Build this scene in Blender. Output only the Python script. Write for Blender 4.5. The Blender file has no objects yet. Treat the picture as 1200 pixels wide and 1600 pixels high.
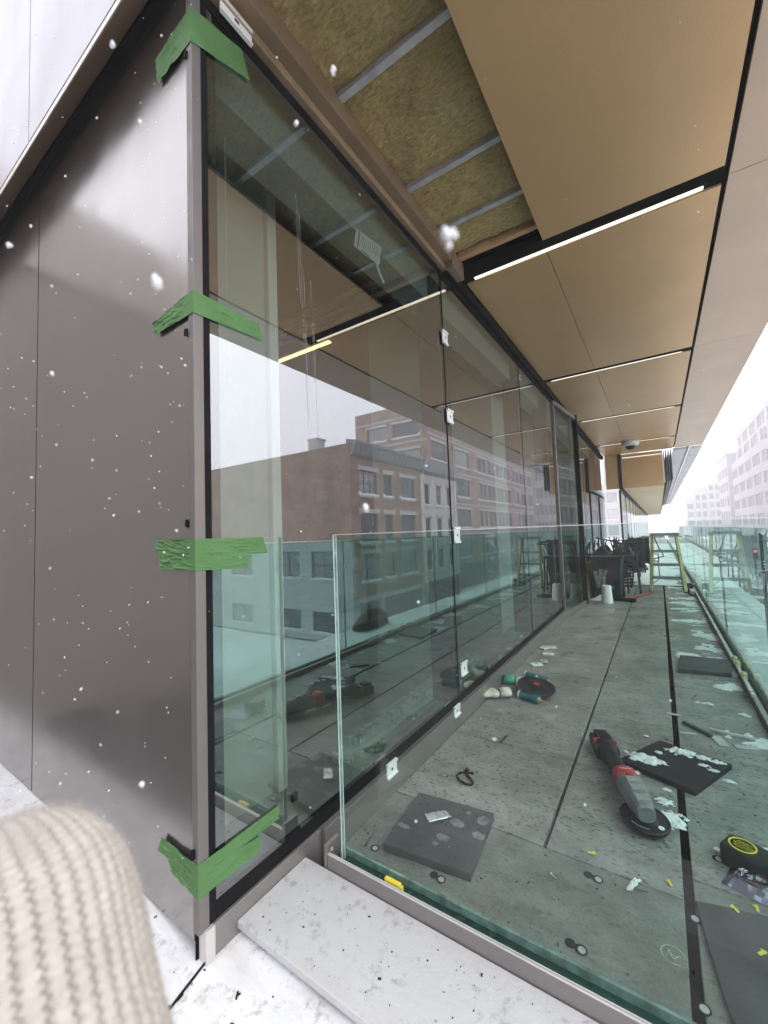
import bpy, bmesh, math, random
from mathutils import Vector, Matrix, noise
random.seed(7)
S = bpy.context.scene
COL = S.collection
V = Vector
# ------------------------------------------------------------------ camera
CAM = V((0, 0, 1.10))
RT = V((0.828958, 0.558185, -0.035473)); UP = V((0.061351, -0.027706, 0.997732)); FW = V((-0.555936, 0.829254, 0.057213))
FPX = 637.96                                   # focal length in pixels of the 1200x1600 photograph
cd = bpy.data.cameras.new('camera'); cam = bpy.data.objects.new('camera', cd); COL.objects.link(cam)
cam.matrix_world = Matrix(((RT.x, UP.x, -FW.x, CAM.x), (RT.y, UP.y, -FW.y, CAM.y), (RT.z, UP.z, -FW.z, CAM.z), (0, 0, 0, 1)))
cd.sensor_fit = 'VERTICAL'; cd.sensor_height = 24.0; cd.sensor_width = 18.0
cd.lens = FPX / 1600 * 24.0
cd.clip_start = 0.01; cd.clip_end = 2000
cd.dof.use_dof = True; cd.dof.focus_distance = 2.2; cd.dof.aperture_fstop = cd.lens / 2.7
S.camera = cam
# ------------------------------------------------------------------ world, sun, exposure
W = bpy.data.worlds.new('World'); S.world = W; W.use_nodes = True
nt = W.node_tree; nt.nodes.clear()
wo = nt.nodes.new('ShaderNodeOutputWorld')
sky = nt.nodes.new('ShaderNodeTexSky'); sky.sky_type = 'NISHITA'; sky.sun_disc = False
sky.sun_elevation = math.radians(48); sky.sun_rotation = math.radians(70); sky.dust_density = 4
b1 = nt.nodes.new('ShaderNodeBackground'); b1.inputs[1].default_value = 0.05
b2 = nt.nodes.new('ShaderNodeBackground'); b2.inputs[0].default_value = (0.965, 0.955, 1.0, 1); b2.inputs[1].default_value = 1.0   # cloud layer
ad = nt.nodes.new('ShaderNodeAddShader')
nt.links.new(sky.outputs[0], b1.inputs[0]); nt.links.new(b1.outputs[0], ad.inputs[0]); nt.links.new(b2.outputs[0], ad.inputs[1]); nt.links.new(ad.outputs[0], wo.inputs[0])
sd = bpy.data.lights.new('sun', 'SUN'); sd.energy = 0.6; sd.angle = math.radians(25); sd.color = (1, 0.97, 0.93)
so = bpy.data.objects.new('sun', sd); COL.objects.link(so)
so.rotation_euler = V((0.62, -0.25, 0.75)).to_track_quat('Z', 'Y').to_euler()
S.view_settings.view_transform = 'Standard'; S.view_settings.look = 'None'; S.view_settings.gamma = 1
S.view_settings.exposure = 1.1; S.view_settings.use_curve_mapping = False
S.render.engine = 'CYCLES'
cy = S.cycles
cy.use_denoising = True
cy.max_bounces = 10; cy.diffuse_bounces = 4; cy.glossy_bounces = 6; cy.transmission_bounces = 8; cy.transparent_max_bounces = 32; cy.volume_bounces = 1
cy.caustics_reflective = False; cy.caustics_refractive = False
cy.sample_clamp_indirect = 6

# ------------------------------------------------------------------ pixel helpers (where the photograph shows a thing -> where it stands)
def ray(px, py):
    return RT * ((px - 600) / FPX) + UP * (-(py - 800) / FPX) + FW
def onz(px, py, z=0.0):
    d = ray(px, py); return CAM + d * ((z - CAM.z) / d.z)
def onx(px, py, x=-1.03):
    d = ray(px, py); return CAM + d * (x / d.x)
def ony(px, py, y=0.63):
    d = ray(px, py); return CAM + d * (y / d.y)

# ------------------------------------------------------------------ materials
def newmat(name):
    m = bpy.data.materials.new(name); m.use_nodes = True
    n = m.node_tree; n.nodes.clear()
    o = n.nodes.new('ShaderNodeOutputMaterial')
    return m, n, o
def coords(n, kind='Object', scale=(1, 1, 1)):
    t = n.nodes.new('ShaderNodeTexCoord'); mp = n.nodes.new('ShaderNodeMapping'); mp.inputs['Scale'].default_value = scale
    n.links.new(t.outputs[kind], mp.inputs[0]); return mp.outputs[0]
def nz(n, vec, scale, detail=4, rough=0.55):
    t = n.nodes.new('ShaderNodeTexNoise'); t.inputs['Scale'].default_value = scale; t.inputs['Detail'].default_value = detail; t.inputs['Roughness'].default_value = rough
    n.links.new(vec, t.inputs['Vector']); return t.outputs['Fac']
def ramp(n, fac, stops):
    r = n.nodes.new('ShaderNodeValToRGB'); e = r.color_ramp.elements
    while len(e) < len(stops): e.new(0.5)
    for k, (p, c) in enumerate(stops):
        e[k].position = p; e[k].color = (c, c, c, 1) if not isinstance(c, tuple) else (*c, 1)
    n.links.new(fac, r.inputs[0]); return r.outputs[0]
def mixc(n, fac, a, b, mode='MIX'):
    m = n.nodes.new('ShaderNodeMixRGB'); m.blend_type = mode
    for k, v in ((0, fac), (1, a), (2, b)):
        if isinstance(v, (int, float)): m.inputs[k].default_value = v if k == 0 else (v, v, v, 1)
        elif isinstance(v, tuple): m.inputs[k].default_value = (*v, 1)
        else: n.links.new(v, m.inputs[k])
    return m.outputs[0]
def bump(n, h, strength, dist=0.01):
    b = n.nodes.new('ShaderNodeBump'); b.inputs['Strength'].default_value = strength; b.inputs['Distance'].default_value = dist
    n.links.new(h, b.inputs['Height']); return b.outputs[0]
def principled(n, o, col, rough=0.5, metal=0.0, normal=None, spec=None):
    p = n.nodes.new('ShaderNodeBsdfPrincipled')
    for k, v in (('Base Color', col), ('Roughness', rough), ('Metallic', metal)):
        if isinstance(v, tuple): p.inputs[k].default_value = (*v, 1)
        elif isinstance(v, (int, float)): p.inputs[k].default_value = v
        else: n.links.new(v, p.inputs[k])
    if normal is not None: n.links.new(normal, p.inputs['Normal'])
    if spec is not None: p.inputs['Specular IOR Level'].default_value = spec
    n.links.new(p.outputs[0], o.inputs[0]); return p
MC = {}
def P(name, col, rough=0.5, metal=0.0, var=0.12, vs=6.0, bs=0.0, bscale=60.0, stretch=(1, 1, 1), spec=None):
    """plain material: colour broken up by noise, roughness too, optional fine bump"""
    if name in MC: return MC[name]
    m, n, o = newmat(name); c = coords(n, scale=stretch)
    f = nz(n, c, vs, 6)
    lo = tuple(x * (1 - var) for x in col); hi = tuple(min(1, x * (1 + var)) for x in col)
    cc = ramp(n, f, [(0.3, lo), (0.7, hi)])
    rr = ramp(n, nz(n, c, vs * 2.3, 3), [(0.3, max(0, rough - 0.08)), (0.7, min(1, rough + 0.08))])
    nm = bump(n, nz(n, c, bscale, 5), bs, 0.004) if bs else None
    principled(n, o, cc, rr, metal, nm, spec); MC[name] = m; return m

def glass_mat(name, tint, ior, wob=0.0, dirt=0.0, dirt_scale=9.0, gl=(1, 1, 1), dstretch=(1, 1, 1), veil=0.0):
    """a pane seen from either side: reflects on the face a ray enters by, tints what passes"""
    m, n, o = newmat(name); c = coords(n)
    tr = n.nodes.new('ShaderNodeBsdfTransparent'); tr.inputs[0].default_value = (*[x ** 0.5 for x in tint], 1)
    g = n.nodes.new('ShaderNodeBsdfGlossy'); g.inputs['Roughness'].default_value = 0.0; g.inputs[0].default_value = (*gl, 1)
    fr = n.nodes.new('ShaderNodeFresnel'); fr.inputs[0].default_value = ior
    if wob:
        b = bump(n, nz(n, c, 1.1, 2), wob, 0.02); n.links.new(b, g.inputs['Normal'])
    ge = n.nodes.new('ShaderNodeNewGeometry')
    inv = n.nodes.new('ShaderNodeMath'); inv.operation = 'SUBTRACT'; inv.inputs[0].default_value = 1; n.links.new(ge.outputs['Backfacing'], inv.inputs[1])
    mu = n.nodes.new('ShaderNodeMath'); mu.operation = 'MULTIPLY'; n.links.new(fr.outputs[0], mu.inputs[0]); n.links.new(inv.outputs[0], mu.inputs[1])
    base = tr.outputs[0]
    if dirt:
        df = n.nodes.new('ShaderNodeBsdfDiffuse'); df.inputs[0].default_value = (0.68, 0.78, 0.76, 1)
        c2 = coords(n, scale=dstretch)
        f = ramp(n, nz(n, c2, dirt_scale, 8, 0.7), [(0.5, veil), (0.8, dirt)])
        mx = n.nodes.new('ShaderNodeMixShader'); n.links.new(f, mx.inputs[0]); n.links.new(base, mx.inputs[1]); n.links.new(df.outputs[0], mx.inputs[2]); base = mx.outputs[0]
    mx = n.nodes.new('ShaderNodeMixShader'); n.links.new(mu.outputs[0], mx.inputs[0]); n.links.new(base, mx.inputs[1]); n.links.new(g.outputs[0], mx.inputs[2])
    n.links.new(mx.outputs[0], o.inputs[0]); MC[name] = m; return m
def emit_mat(name, col, s):
    m, n, o = newmat(name); e = n.nodes.new('ShaderNodeEmission'); e.inputs[0].default_value = (*col, 1); e.inputs[1].default_value = s
    n.links.new(e.outputs[0], o.inputs[0]); MC[name] = m; return m

def mat_deck(name, base, speck=1.0):
    m, n, o = newmat(name); c = coords(n, 'Object'); cs = coords(n, 'Object', (1, 2.0, 1))
    a = ramp(n, nz(n, c, 2.2, 8, 0.65), [(0.3, tuple(x * 0.62 for x in base)), (0.5, base), (0.72, tuple(x * 1.3 for x in base))])
    st = ramp(n, nz(n, coords(n, 'Object', (0.9, 1.7, 1)), 7, 8, 0.75), [(0.40, 0.5), (0.58, 1.0)])
    a = mixc(n, 0.55, a, st, 'MULTIPLY')
    rust = ramp(n, nz(n, c, 3.1, 4), [(0.55, 0.0), (0.75, 0.5)])
    a = mixc(n, rust, a, (base[0] * 0.95, base[1] * 0.72, base[2] * 0.6))
    vo = n.nodes.new('ShaderNodeTexVoronoi'); vo.inputs['Scale'].default_value = 34; n.links.new(cs, vo.inputs['Vector'])
    sel = ramp(n, nz(n, c, 16, 3), [(0.36, 0.0), (0.52, 1.0)])
    sp = ramp(n, vo.outputs['Distance'], [(0.14, 1.0), (0.40, 0.0)])
    spk = mixc(n, 1.0, sp, sel, 'MULTIPLY')
    spk = mixc(n, 1.0, spk, 0.88 * speck, 'MULTIPLY')
    a = mixc(n, spk, a, (0.055, 0.052, 0.05))
    fine = ramp(n, nz(n, c, 140, 4, 0.7), [(0.35, 0.75), (0.65, 1.15)])
    a = mixc(n, 0.8, a, fine, 'MULTIPLY')
    rr = ramp(n, nz(n, c, 3.3, 5), [(0.36, 0.22), (0.60, 0.7)])
    nm = bump(n, nz(n, c, 160, 5), 0.25, 0.003)
    principled(n, o, a, rr, 0, nm); MC[name] = m; return m

def mat_soffit(name, base):
    m, n, o = newmat(name); c = coords(n)
    wx = n.nodes.new('ShaderNodeTexWave'); wx.wave_type = 'BANDS'; wx.bands_direction = 'X'; wx.inputs['Scale'].default_value = 62; n.links.new(c, wx.inputs['Vector'])
    wy = n.nodes.new('ShaderNodeTexWave'); wy.wave_type = 'BANDS'; wy.bands_direction = 'Y'; wy.inputs['Scale'].default_value = 62; n.links.new(c, wy.inputs['Vector'])
    dots = mixc(n, 1.0, wx.outputs['Fac'], wy.outputs['Fac'], 'MULTIPLY')
    d = ramp(n, dots, [(0.45, 1.0), (0.75, 0.55)])
    col = mixc(n, 1.0, base, d, 'MULTIPLY')
    v = ramp(n, nz(n, c, 1.6, 5), [(0.3, 0.92), (0.7, 1.06)]); col = mixc(n, 1.0, col, v, 'MULTIPLY')
    vo = n.nodes.new('ShaderNodeTexVoronoi'); vo.inputs['Scale'].default_value = 6; n.links.new(c, vo.inputs['Vector'])
    sp = ramp(n, vo.outputs['Distance'], [(0.018, 1.0), (0.03, 0.0)]); col = mixc(n, sp, col, (0.8, 0.75, 0.65))
    nm = bump(n, dots, 0.25, 0.001)
    principled(n, o, col, 0.36, 0.35, nm); MC[name] = m; return m

def mat_wool(name):
    m, n, o = newmat(name); c = coords(n)
    warp = n.nodes.new('ShaderNodeVectorMath'); warp.operation = 'MULTIPLY_ADD'
    t = n.nodes.new('ShaderNodeTexNoise'); t.inputs['Scale'].default_value = 7; t.inputs['Detail'].default_value = 5; n.links.new(c, t.inputs['Vector'])
    n.links.new(t.outputs['Color'], warp.inputs[0]); warp.inputs[1].default_value = (0.05, 0.05, 0.05); n.links.new(c, warp.inputs[2])
    mp = n.nodes.new('ShaderNodeMapping'); mp.inputs['Scale'].default_value = (1, 2.6, 1); n.links.new(warp.outputs[0], mp.inputs[0])
    tuft = nz(n, mp.outputs[0], 34, 5, 0.6)
    fib = nz(n, coords(n, scale=(2.2, 1, 1)), 120, 6, 0.75)
    h2 = mixc(n, 0.4, tuft, fib)
    big = nz(n, c, 3.0, 6, 0.6)
    col = ramp(n, h2, [(0.30, (0.30, 0.20, 0.07)), (0.5, (0.68, 0.52, 0.23)), (0.72, (0.86, 0.72, 0.40))])
    col = mixc(n, ramp(n, big, [(0.46, 0.0), (0.72, 0.7)]), col, (0.40, 0.25, 0.10))
    col = mixc(n, ramp(n, nz(n, c, 5.5, 5), [(0.6, 0.0), (0.75, 0.6)]), col, (0.80, 0.70, 0.45))
    nm = bump(n, h2, 1.0, 0.03)
    principled(n, o, col, 0.95, 0, nm, 0.1); MC[name] = m; return m

def mat_panelmetal(name, base, rough, metal, scr=0.03):
    m, n, o = newmat(name); c = coords(n)
    col = ramp(n, nz(n, c, 0.9, 4), [(0.3, tuple(x * 0.94 for x in base)), (0.7, tuple(x * 1.05 for x in base))])
    s = nz(n, coords(n, scale=(60, 60, 1.2)), 2, 5, 0.7)
    col = mixc(n, ramp(n, s, [(0.55, 0.0), (0.75, 0.4)]), col, tuple(x * 0.8 for x in base))
    rr = ramp(n, nz(n, c, 3, 5), [(0.3, rough - 0.04), (0.7, rough + 0.08)])
    nm = bump(n, nz(n, c, 1.1, 3), 0.09, 0.02)
    principled(n, o, col, rr, metal, nm); MC[name] = m; return m

def mat_brick(name, base, mortar, sc=1.0):
    m, n, o = newmat(name)
    t = n.nodes.new('ShaderNodeNewGeometry'); se = n.nodes.new('ShaderNodeSeparateXYZ'); n.links.new(t.outputs['Position'], se.inputs[0])
    a = n.nodes.new('ShaderNodeMath'); a.operation = 'ADD'; n.links.new(se.outputs[0], a.inputs[0]); n.links.new(se.outputs[1], a.inputs[1])
    cb = n.nodes.new('ShaderNodeCombineXYZ'); n.links.new(a.outputs[0], cb.inputs[0]); n.links.new(se.outputs[2], cb.inputs[1])
    b = n.nodes.new('ShaderNodeTexBrick'); b.inputs['Scale'].default_value = 2.0 * sc; b.inputs['Mortar Size'].default_value = 0.02
    b.inputs['Color1'].default_value = (*base, 1); b.inputs['Color2'].default_value = (*[x * 0.72 for x in base], 1); b.inputs['Mortar'].default_value = (*mortar, 1)
    n.links.new(cb.outputs[0], b.inputs['Vector'])
    v = ramp(n, nz(n, cb.outputs[0], 0.5, 8, 0.72), [(0.34, 0.55), (0.5, 1.0), (0.68, 1.4)])
    col = mixc(n, 1.0, b.outputs['Color'], v, 'MULTIPLY')
    principled(n, o, col, 0.9, 0, bump(n, b.outputs['Fac'], 0.3, 0.02)); MC[name] = m; return m

def mat_snow(name, dirt=0.15, wet=0.0, k=1.0):
    m, n, o = newmat(name); c = coords(n)
    big = nz(n, c, 2.0, 6, 0.6)
    col = ramp(n, big, [(0.3, (0.80 * k, 0.81 * k, 0.83 * k)), (0.7, (0.88 * k, 0.88 * k, 0.89 * k))])
    d = ramp(n, nz(n, c, 26, 6, 0.75), [(0.55, 0.0), (0.68, dirt)])
    col = mixc(n, d, col, (0.20, 0.18, 0.16))
    d2 = ramp(n, nz(n, coords(n, scale=(1, 3, 1)), 7, 6, 0.7), [(0.47, 0.0), (0.75, dirt * 0.9)])
    col = mixc(n, d2, col, (0.5, 0.47, 0.44))
    nm = bump(n, nz(n, c, 30, 8, 0.7), 0.35, 0.012)
    principled(n, o, col, 0.85 - wet * 0.4, 0, nm, 0.3); MC[name] = m; return m

M_deck = mat_deck('deck_concrete', (0.27, 0.268, 0.252))
M_plate = mat_deck('deck_plate_concrete', (0.20, 0.21, 0.19), 0.5)
M_soffit = mat_soffit('soffit_gold', (0.65, 0.43, 0.21))
M_soffit_skylit = mat_soffit('soffit_gold_skylit', (0.56, 0.435, 0.315))  # same gold made paler and pinker: sky light on outer panels put into colour
M_wool = mat_wool('mineral_wool')
M_metal = mat_panelmetal('bronze_grey_panel', (0.335, 0.315, 0.30), 0.19, 0.9)
M_white = mat_panelmetal('pale_panel', (0.47, 0.46, 0.485), 0.35, 0.0)
M_alu = P('grey_aluminium', (0.28, 0.26, 0.25), 0.38, 0.6, 0.06)
M_post = P('post_aluminium', (0.17, 0.155, 0.145), 0.5, 0.3, 0.05)
M_bronze = P('bronze_beam', (0.27, 0.19, 0.12), 0.42, 0.4, 0.08)
M_black = P('black_gasket', (0.008, 0.008, 0.009), 0.8, 0, 0.3, spec=0.12)
M_trough = P('black_trough', (0.006, 0.006, 0.006), 0.9, spec=0.05)
M_galv = P('galvanised_steel', (0.50, 0.49, 0.49), 0.45, 0.3, 0.18, 14)
M_wood = P('raw_timber', (0.50, 0.31, 0.17), 0.75, 0, 0.3, 4, 0.2, 40, (1, 6, 6))
M_glass = glass_mat('facade_glass', (0.60, 0.70, 0.65), 3.5, 0.006, 0.02, 14, (0.93, 0.945, 0.965))
M_guard = glass_mat('guard_glass', (0.78, 0.885, 0.85), 1.5, 0, 0.02, 5)
M_guard2 = glass_mat('side_guard_glass', (0.53, 0.785, 0.735), 1.6, 0.004, 0.32, 2.2, veil=0.09)
M_edge = P('glass_edge', (0.22, 0.30, 0.275), 0.2, 0, 0.5, 25)
M_edge_w = P('glass_bright_edge', (0.72, 0.76, 0.75), 0.1, 0, 0.2, 60)
M_edge_d = P('glass_green_edge', (0.03, 0.065, 0.055), 0.25, 0, 0.2)
M_tape = P('green_masking_tape', (0.075, 0.175, 0.055), 0.75, 0, 0.1, 14, 0.12, 300)
M_snow = mat_snow('snow', 0.6, 0.3, 0.86)
M_snowclean = mat_snow('clean_snow', 0.04)
M_slush = mat_snow('melting_snow', 0.25, 0.6, 0.9)
M_ledge = mat_snow('snow_dusted_cap', 0.6, 0.2, 0.62)
m_, n_, o_ = newmat('snowflake'); tr_ = n_.nodes.new('ShaderNodeBsdfTransparent'); df_ = n_.nodes.new('ShaderNodeBsdfDiffuse'); df_.inputs[0].default_value = (0.9, 0.9, 0.93, 1); mx_ = n_.nodes.new('ShaderNodeMixShader'); mx_.inputs[0].default_value = 0.62
n_.links.new(tr_.outputs[0], mx_.inputs[1]); n_.links.new(df_.outputs[0], mx_.inputs[2]); n_.links.new(mx_.outputs[0], o_.inputs[0]); M_snowflake = m_
M_clip = P('white_plastic_clip', (0.78, 0.78, 0.75), 0.4, 0, 0.05)
M_led = emit_mat('led_strip', (1.0, 0.92, 0.70), 1.1)
M_led2 = emit_mat('led_strip_cool', (1.0, 0.95, 0.84), 0.55)
M_ledroom = emit_mat('room_led_strip', (1.0, 0.83, 0.36), 1.6)
M_rubber = P('black_rubber', (0.012, 0.012, 0.013), 0.6, 0, 0.5, 9, 0.3, 90, spec=0.25)
M_slate = P('dark_slab', (0.042, 0.045, 0.047), 0.6, 0, 0.45, 7, 0.3, 120)
M_blackpl = P('black_plastic', (0.011, 0.011, 0.012), 0.5, 0, 0.3, spec=0.3)
M_greypl = P('grey_plastic', (0.17, 0.175, 0.175), 0.4, 0, 0.2)
M_red = P('red_plastic', (0.42, 0.02, 0.035), 0.4, 0, 0.15)
M_teal = P('teal_label', (0.012, 0.12, 0.125), 0.35, 0, 0.2)
M_yellow = P('yellow_plastic', (0.75, 0.62, 0.06), 0.5, 0, 0.1)
M_fibre = P('yellow_fibreglass', (0.52, 0.45, 0.19), 0.5, 0, 0.15)
M_ladalu = P('ladder_aluminium', (0.26, 0.265, 0.265), 0.4, 0.5, 0.15)
M_paper = P('paper_white', (0.80, 0.80, 0.78), 0.8, 0, 0.04)
M_ink = P('black_ink', (0.03, 0.03, 0.03), 0.7)
M_glove = P('cotton_glove', (0.62, 0.58, 0.50), 0.95, 0, 0.25, 30, 0.6, 220)
M_glovegreen = P('green_glove_rib', (0.06, 0.33, 0.22), 0.9)
M_wool_knit = P('cream_wool', (0.43, 0.40, 0.36), 0.95, 0, 0.10, 60, 0.4, 700, spec=0.1)
M_knitdark = P('cream_wool_inner', (0.54, 0.47, 0.40), 1.0, 0, 0.15, 40, spec=0.05)
M_roomfloor = P('room_concrete', (0.30, 0.30, 0.29), 0.5, 0, 0.2, 3)
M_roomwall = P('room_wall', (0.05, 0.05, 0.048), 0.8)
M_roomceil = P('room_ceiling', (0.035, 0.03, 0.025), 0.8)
M_column = P('painted_column', (0.88, 0.89, 0.86), 0.6, 0, 0.05, 3)
M_column2 = P('column_paint', (0.60, 0.62, 0.59), 0.6, 0, 0.06, 2)
M_pelmet = P('pelmet_paint', (0.40, 0.41, 0.39), 0.7, 0, 0.05)
M_brick = mat_brick('red_brown_brick', (0.31, 0.17, 0.10), (0.30, 0.26, 0.23))
M_brickg = mat_brick('gable_brick', (0.28, 0.185, 0.11), (0.26, 0.21, 0.17))
M_brickp = mat_brick('pink_brick', (0.36, 0.20, 0.14), (0.36, 0.31, 0.28))
M_stone = P('pale_stone', (0.50, 0.48, 0.45), 0.85, 0, 0.12, 1.2)
M_render = P('grey_render', (0.52, 0.52, 0.50), 0.9, 0, 0.12, 0.8)
M_rowwhite = P('painted_brick', (0.58, 0.57, 0.53), 0.85, 0, 0.1, 1.5)
M_cornice = P('pressed_metal_cornice', (0.22, 0.225, 0.22), 0.5, 0.3, 0.2, 3)
M_dark = P('dark_frame', (0.05, 0.05, 0.05), 0.5)
M_winglass = P('building_window_glass', (0.07, 0.08, 0.085), 0.08, 0, 0.3, 0.7)
M_concrete = P('pale_pink_concrete', (0.36, 0.315, 0.30), 0.85, 0, 0.08, 0.5)
M_asphalt = P('wet_asphalt', (0.10, 0.105, 0.11), 0.45, 0, 0.35, 0.8)
M_roof = P('roof_membrane', (0.12, 0.12, 0.12), 0.8, 0, 0.3)
M_wing = P('wing_wall_cladding', (0.28, 0.262, 0.248), 0.6, 0, 0.1, 0.5)
M_wing2 = P('wing_parapet_cladding', (0.46, 0.43, 0.41), 0.6, 0, 0.08, 0.5)
M_ply = P('plywood', (0.52, 0.38, 0.20), 0.7, 0, 0.2, 3, 0.1, 30, (1, 1, 6))
M_bark = P('tree_bark', (0.07, 0.06, 0.055), 0.9)

# ------------------------------------------------------------------ mesh builder
class G:
    def __init__(s): s.v = []; s.f = []; s.m = []
    def add(s, vs, fs, mi=0):
        b = len(s.v); s.v += [tuple(p) for p in vs]
        for f in fs: s.f.append(tuple(b + i for i in f)); s.m.append(mi)
        return s
    def box(s, x0, x1, y0, y1, z0, z1, mi=0):
        return s.add([(x, y, z) for z in (z0, z1) for y in (y0, y1) for x in (x0, x1)],
              [(0, 2, 3, 1), (4, 5, 7, 6), (0, 1, 5, 4), (2, 6, 7, 3), (0, 4, 6, 2), (1, 3, 7, 5)], mi)
    def obox(s, c, ax, ay, az, hx, hy, hz, mi=0):
        c = V(c); vs = [c + ax * (hx * i) + ay * (hy * j) + az * (hz * k) for k in (-1, 1) for j in (-1, 1) for i in (-1, 1)]
        return s.add(vs, [(0, 2, 3, 1), (4, 5, 7, 6), (0, 1, 5, 4), (2, 6, 7, 3), (0, 4, 6, 2), (1, 3, 7, 5)], mi)
    def bar(s, p, q, w, h, mi=0, up=V((0, 0, 1))):
        p = V(p); q = V(q); d = (q - p); L = d.length; d.normalize()
        if abs(d.dot(up)) > 0.98: up = V((0, 1, 0))
        a = d.cross(up).normalized(); b = a.cross(d).normalized()
        return s.obox((p + q) / 2, d, a, b, L / 2, w / 2, h / 2, mi)
    def cyl(s, p, q, r0, r1=None, n=12, mi=0, cap=True):
        p = V(p); q = V(q); r1 = r0 if r1 is None else r1
        d = (q - p).normalized(); a = d.orthogonal().normalized(); b = d.cross(a)
        vs = []
        for c, r in ((p, r0), (q, r1)):
            vs += [c + a * (r * math.cos(2 * math.pi * i / n)) + b * (r * math.sin(2 * math.pi * i / n)) for i in range(n)]
        fs = [(i, (i + 1) % n, n + (i + 1) % n, n + i) for i in range(n)]
        if cap: fs += [tuple(range(n - 1, -1, -1)), tuple(range(n, 2 * n))]
        return s.add(vs, fs, mi)
    def tube(s, pts, r, n=6, mi=0):
        for a, b in zip(pts, pts[1:]): s.cyl(a, b, r, r, n, mi)
        return s
    def lathe(s, prof, n=20, c=(0, 0, 0), mi=0, ax=None):
        c = V(c); X, Y, Z = ax or (V((1, 0, 0)), V((0, 1, 0)), V((0, 0, 1)))
        vs = [c + X * (r * math.cos(2 * math.pi * i / n)) + Y * (r * math.sin(2 * math.pi * i / n)) + Z * z for r, z in prof for i in range(n)]
        fs = [(k * n + i, k * n + (i + 1) % n, (k + 1) * n + (i + 1) % n, (k + 1) * n + i) for k in range(len(prof) - 1) for i in range(n)]
        fs += [tuple(range(n - 1, -1, -1)), tuple(range((len(prof) - 1) * n, len(prof) * n))]
        return s.add(vs, fs, mi)
    def prism(s, poly, h, mi=0):
        """poly: 3D points of one face, h: extrusion vector"""
        n = len(poly); h = V(h); vs = [V(p) for p in poly] + [V(p) + h for p in poly]
        return s.add(vs, [tuple(range(n - 1, -1, -1)), tuple(range(n, 2 * n))] + [(i, (i + 1) % n, n + (i + 1) % n, n + i) for i in range(n)], mi)
    def grid(s, fn, nu, nv, mi=0):
        vs = [fn(i / nu, j / nv) for j in range(nv + 1) for i in range(nu + 1)]
        return s.add(vs, [(j * (nu + 1) + i, j * (nu + 1) + i + 1, (j + 1) * (nu + 1) + i + 1, (j + 1) * (nu + 1) + i) for j in range(nv) for i in range(nu)], mi)
    def blob(s, c, rx, ry, rz, nu=8, nv=5, mi=0, jit=0.0, ax=None):
        c = V(c); X, Y, Z = ax or (V((1, 0, 0)), V((0, 1, 0)), V((0, 0, 1)))
        vs = [c + Z * rz]; 
        for j in range(1, nv):
            t = math.pi * j / nv
            for i in range(nu):
                p = 2 * math.pi * i / nu; k = 1 + random.uniform(-jit, jit)
                vs.append(c + X * (rx * k * math.sin(t) * math.cos(p)) + Y * (ry * k * math.sin(t) * math.sin(p)) + Z * (rz * k * math.cos(t)))
        vs.append(c - Z * rz); n = len(vs) - 1
        fs = [(0, 1 + i, 1 + (i + 1) % nu) for i in range(nu)]
        for j in range(nv - 2):
            fs += [(1 + j * nu + i, 1 + (j + 1) * nu + i, 1 + (j + 1) * nu + (i + 1) % nu, 1 + j * nu + (i + 1) % nu) for i in range(nu)]
        fs += [(n, 1 + (nv - 2) * nu + (i + 1) % nu, 1 + (nv - 2) * nu + i) for i in range(nu)]
        return s.add(vs, fs, mi)

def wloc(o):
    l = V((0, 0, 0))
    while o is not None: l = l + o.location; o = o.parent
    return l
def link(name, me, parent=None, loc=None):
    o = bpy.data.objects.new(name, me); COL.objects.link(o)
    if parent is not None: o.parent = parent
    if loc is not None: o.location = loc
    return o
def obj(name, g, mats, parent=None, base=None, bev=0, smooth=False, kind=None, local=False, recalc=False):
    """ONE mesh object. World-space geometry unless local; base: its origin when top-level."""
    if not isinstance(mats, (list, tuple)): mats = [mats]
    off = V((0, 0, 0))
    if not local:
        off = wloc(parent) if parent is not None else (V(base) if base is not None else V((0, 0, 0)))
    me = bpy.data.meshes.new(name); me.from_pydata([tuple(V(p) - off) for p in g.v], [], g.f)
    for m in mats: me.materials.append(m)
    if len(mats) > 1: me.polygons.foreach_set('material_index', g.m)
    if recalc:
        bm = bmesh.new(); bm.from_mesh(me); bmesh.ops.recalc_face_normals(bm, faces=bm.faces); bm.to_mesh(me); bm.free()
    if smooth: me.polygons.foreach_set('use_smooth', [True] * len(me.polygons))
    o = link(name, me, parent, off if (parent is None and not local) else None)
    if bev:
        b = o.modifiers.new('bevel', 'BEVEL'); b.width = bev; b.segments = 2; b.limit_method = 'ANGLE'; b.angle_limit = 0.6
    if kind: o['kind'] = kind
    return o
def tag(o, label, cat, group=None):
    o['label'] = label; o['category'] = cat
    if group: o['group'] = group
    return o
def thing(name, label, cat, loc=(0, 0, 0), rz=0, group=None):
    o = bpy.data.objects.new(name, None); COL.objects.link(o); o.location = loc; o.rotation_euler = (0, 0, rz); o.empty_display_size = 0.1
    return tag(o, label, cat, group)
def copy_tree(o, parent=None):
    c = o.copy(); COL.objects.link(c)
    if parent is not None: c.parent = parent
    for ch in list(o.children): copy_tree(ch, c)
    return c
def ribbon(g, pts, w, nrm, mi=0, th=0.0006):
    """flat printed or drawn stroke of width w along pts, lying proud by th on a surface with normal nrm"""
    nrm = V(nrm).normalized()
    for a, b in zip(pts, pts[1:]):
        a = V(a); b = V(b); d = (b - a)
        if d.length < 1e-6: continue
        s = d.normalized().cross(nrm) * (w / 2); e = d.normalized() * (w * 0.3)
        g.prism([a - s - e, b - s + e, b + s + e, a + s - e], nrm * th, mi)

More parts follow.
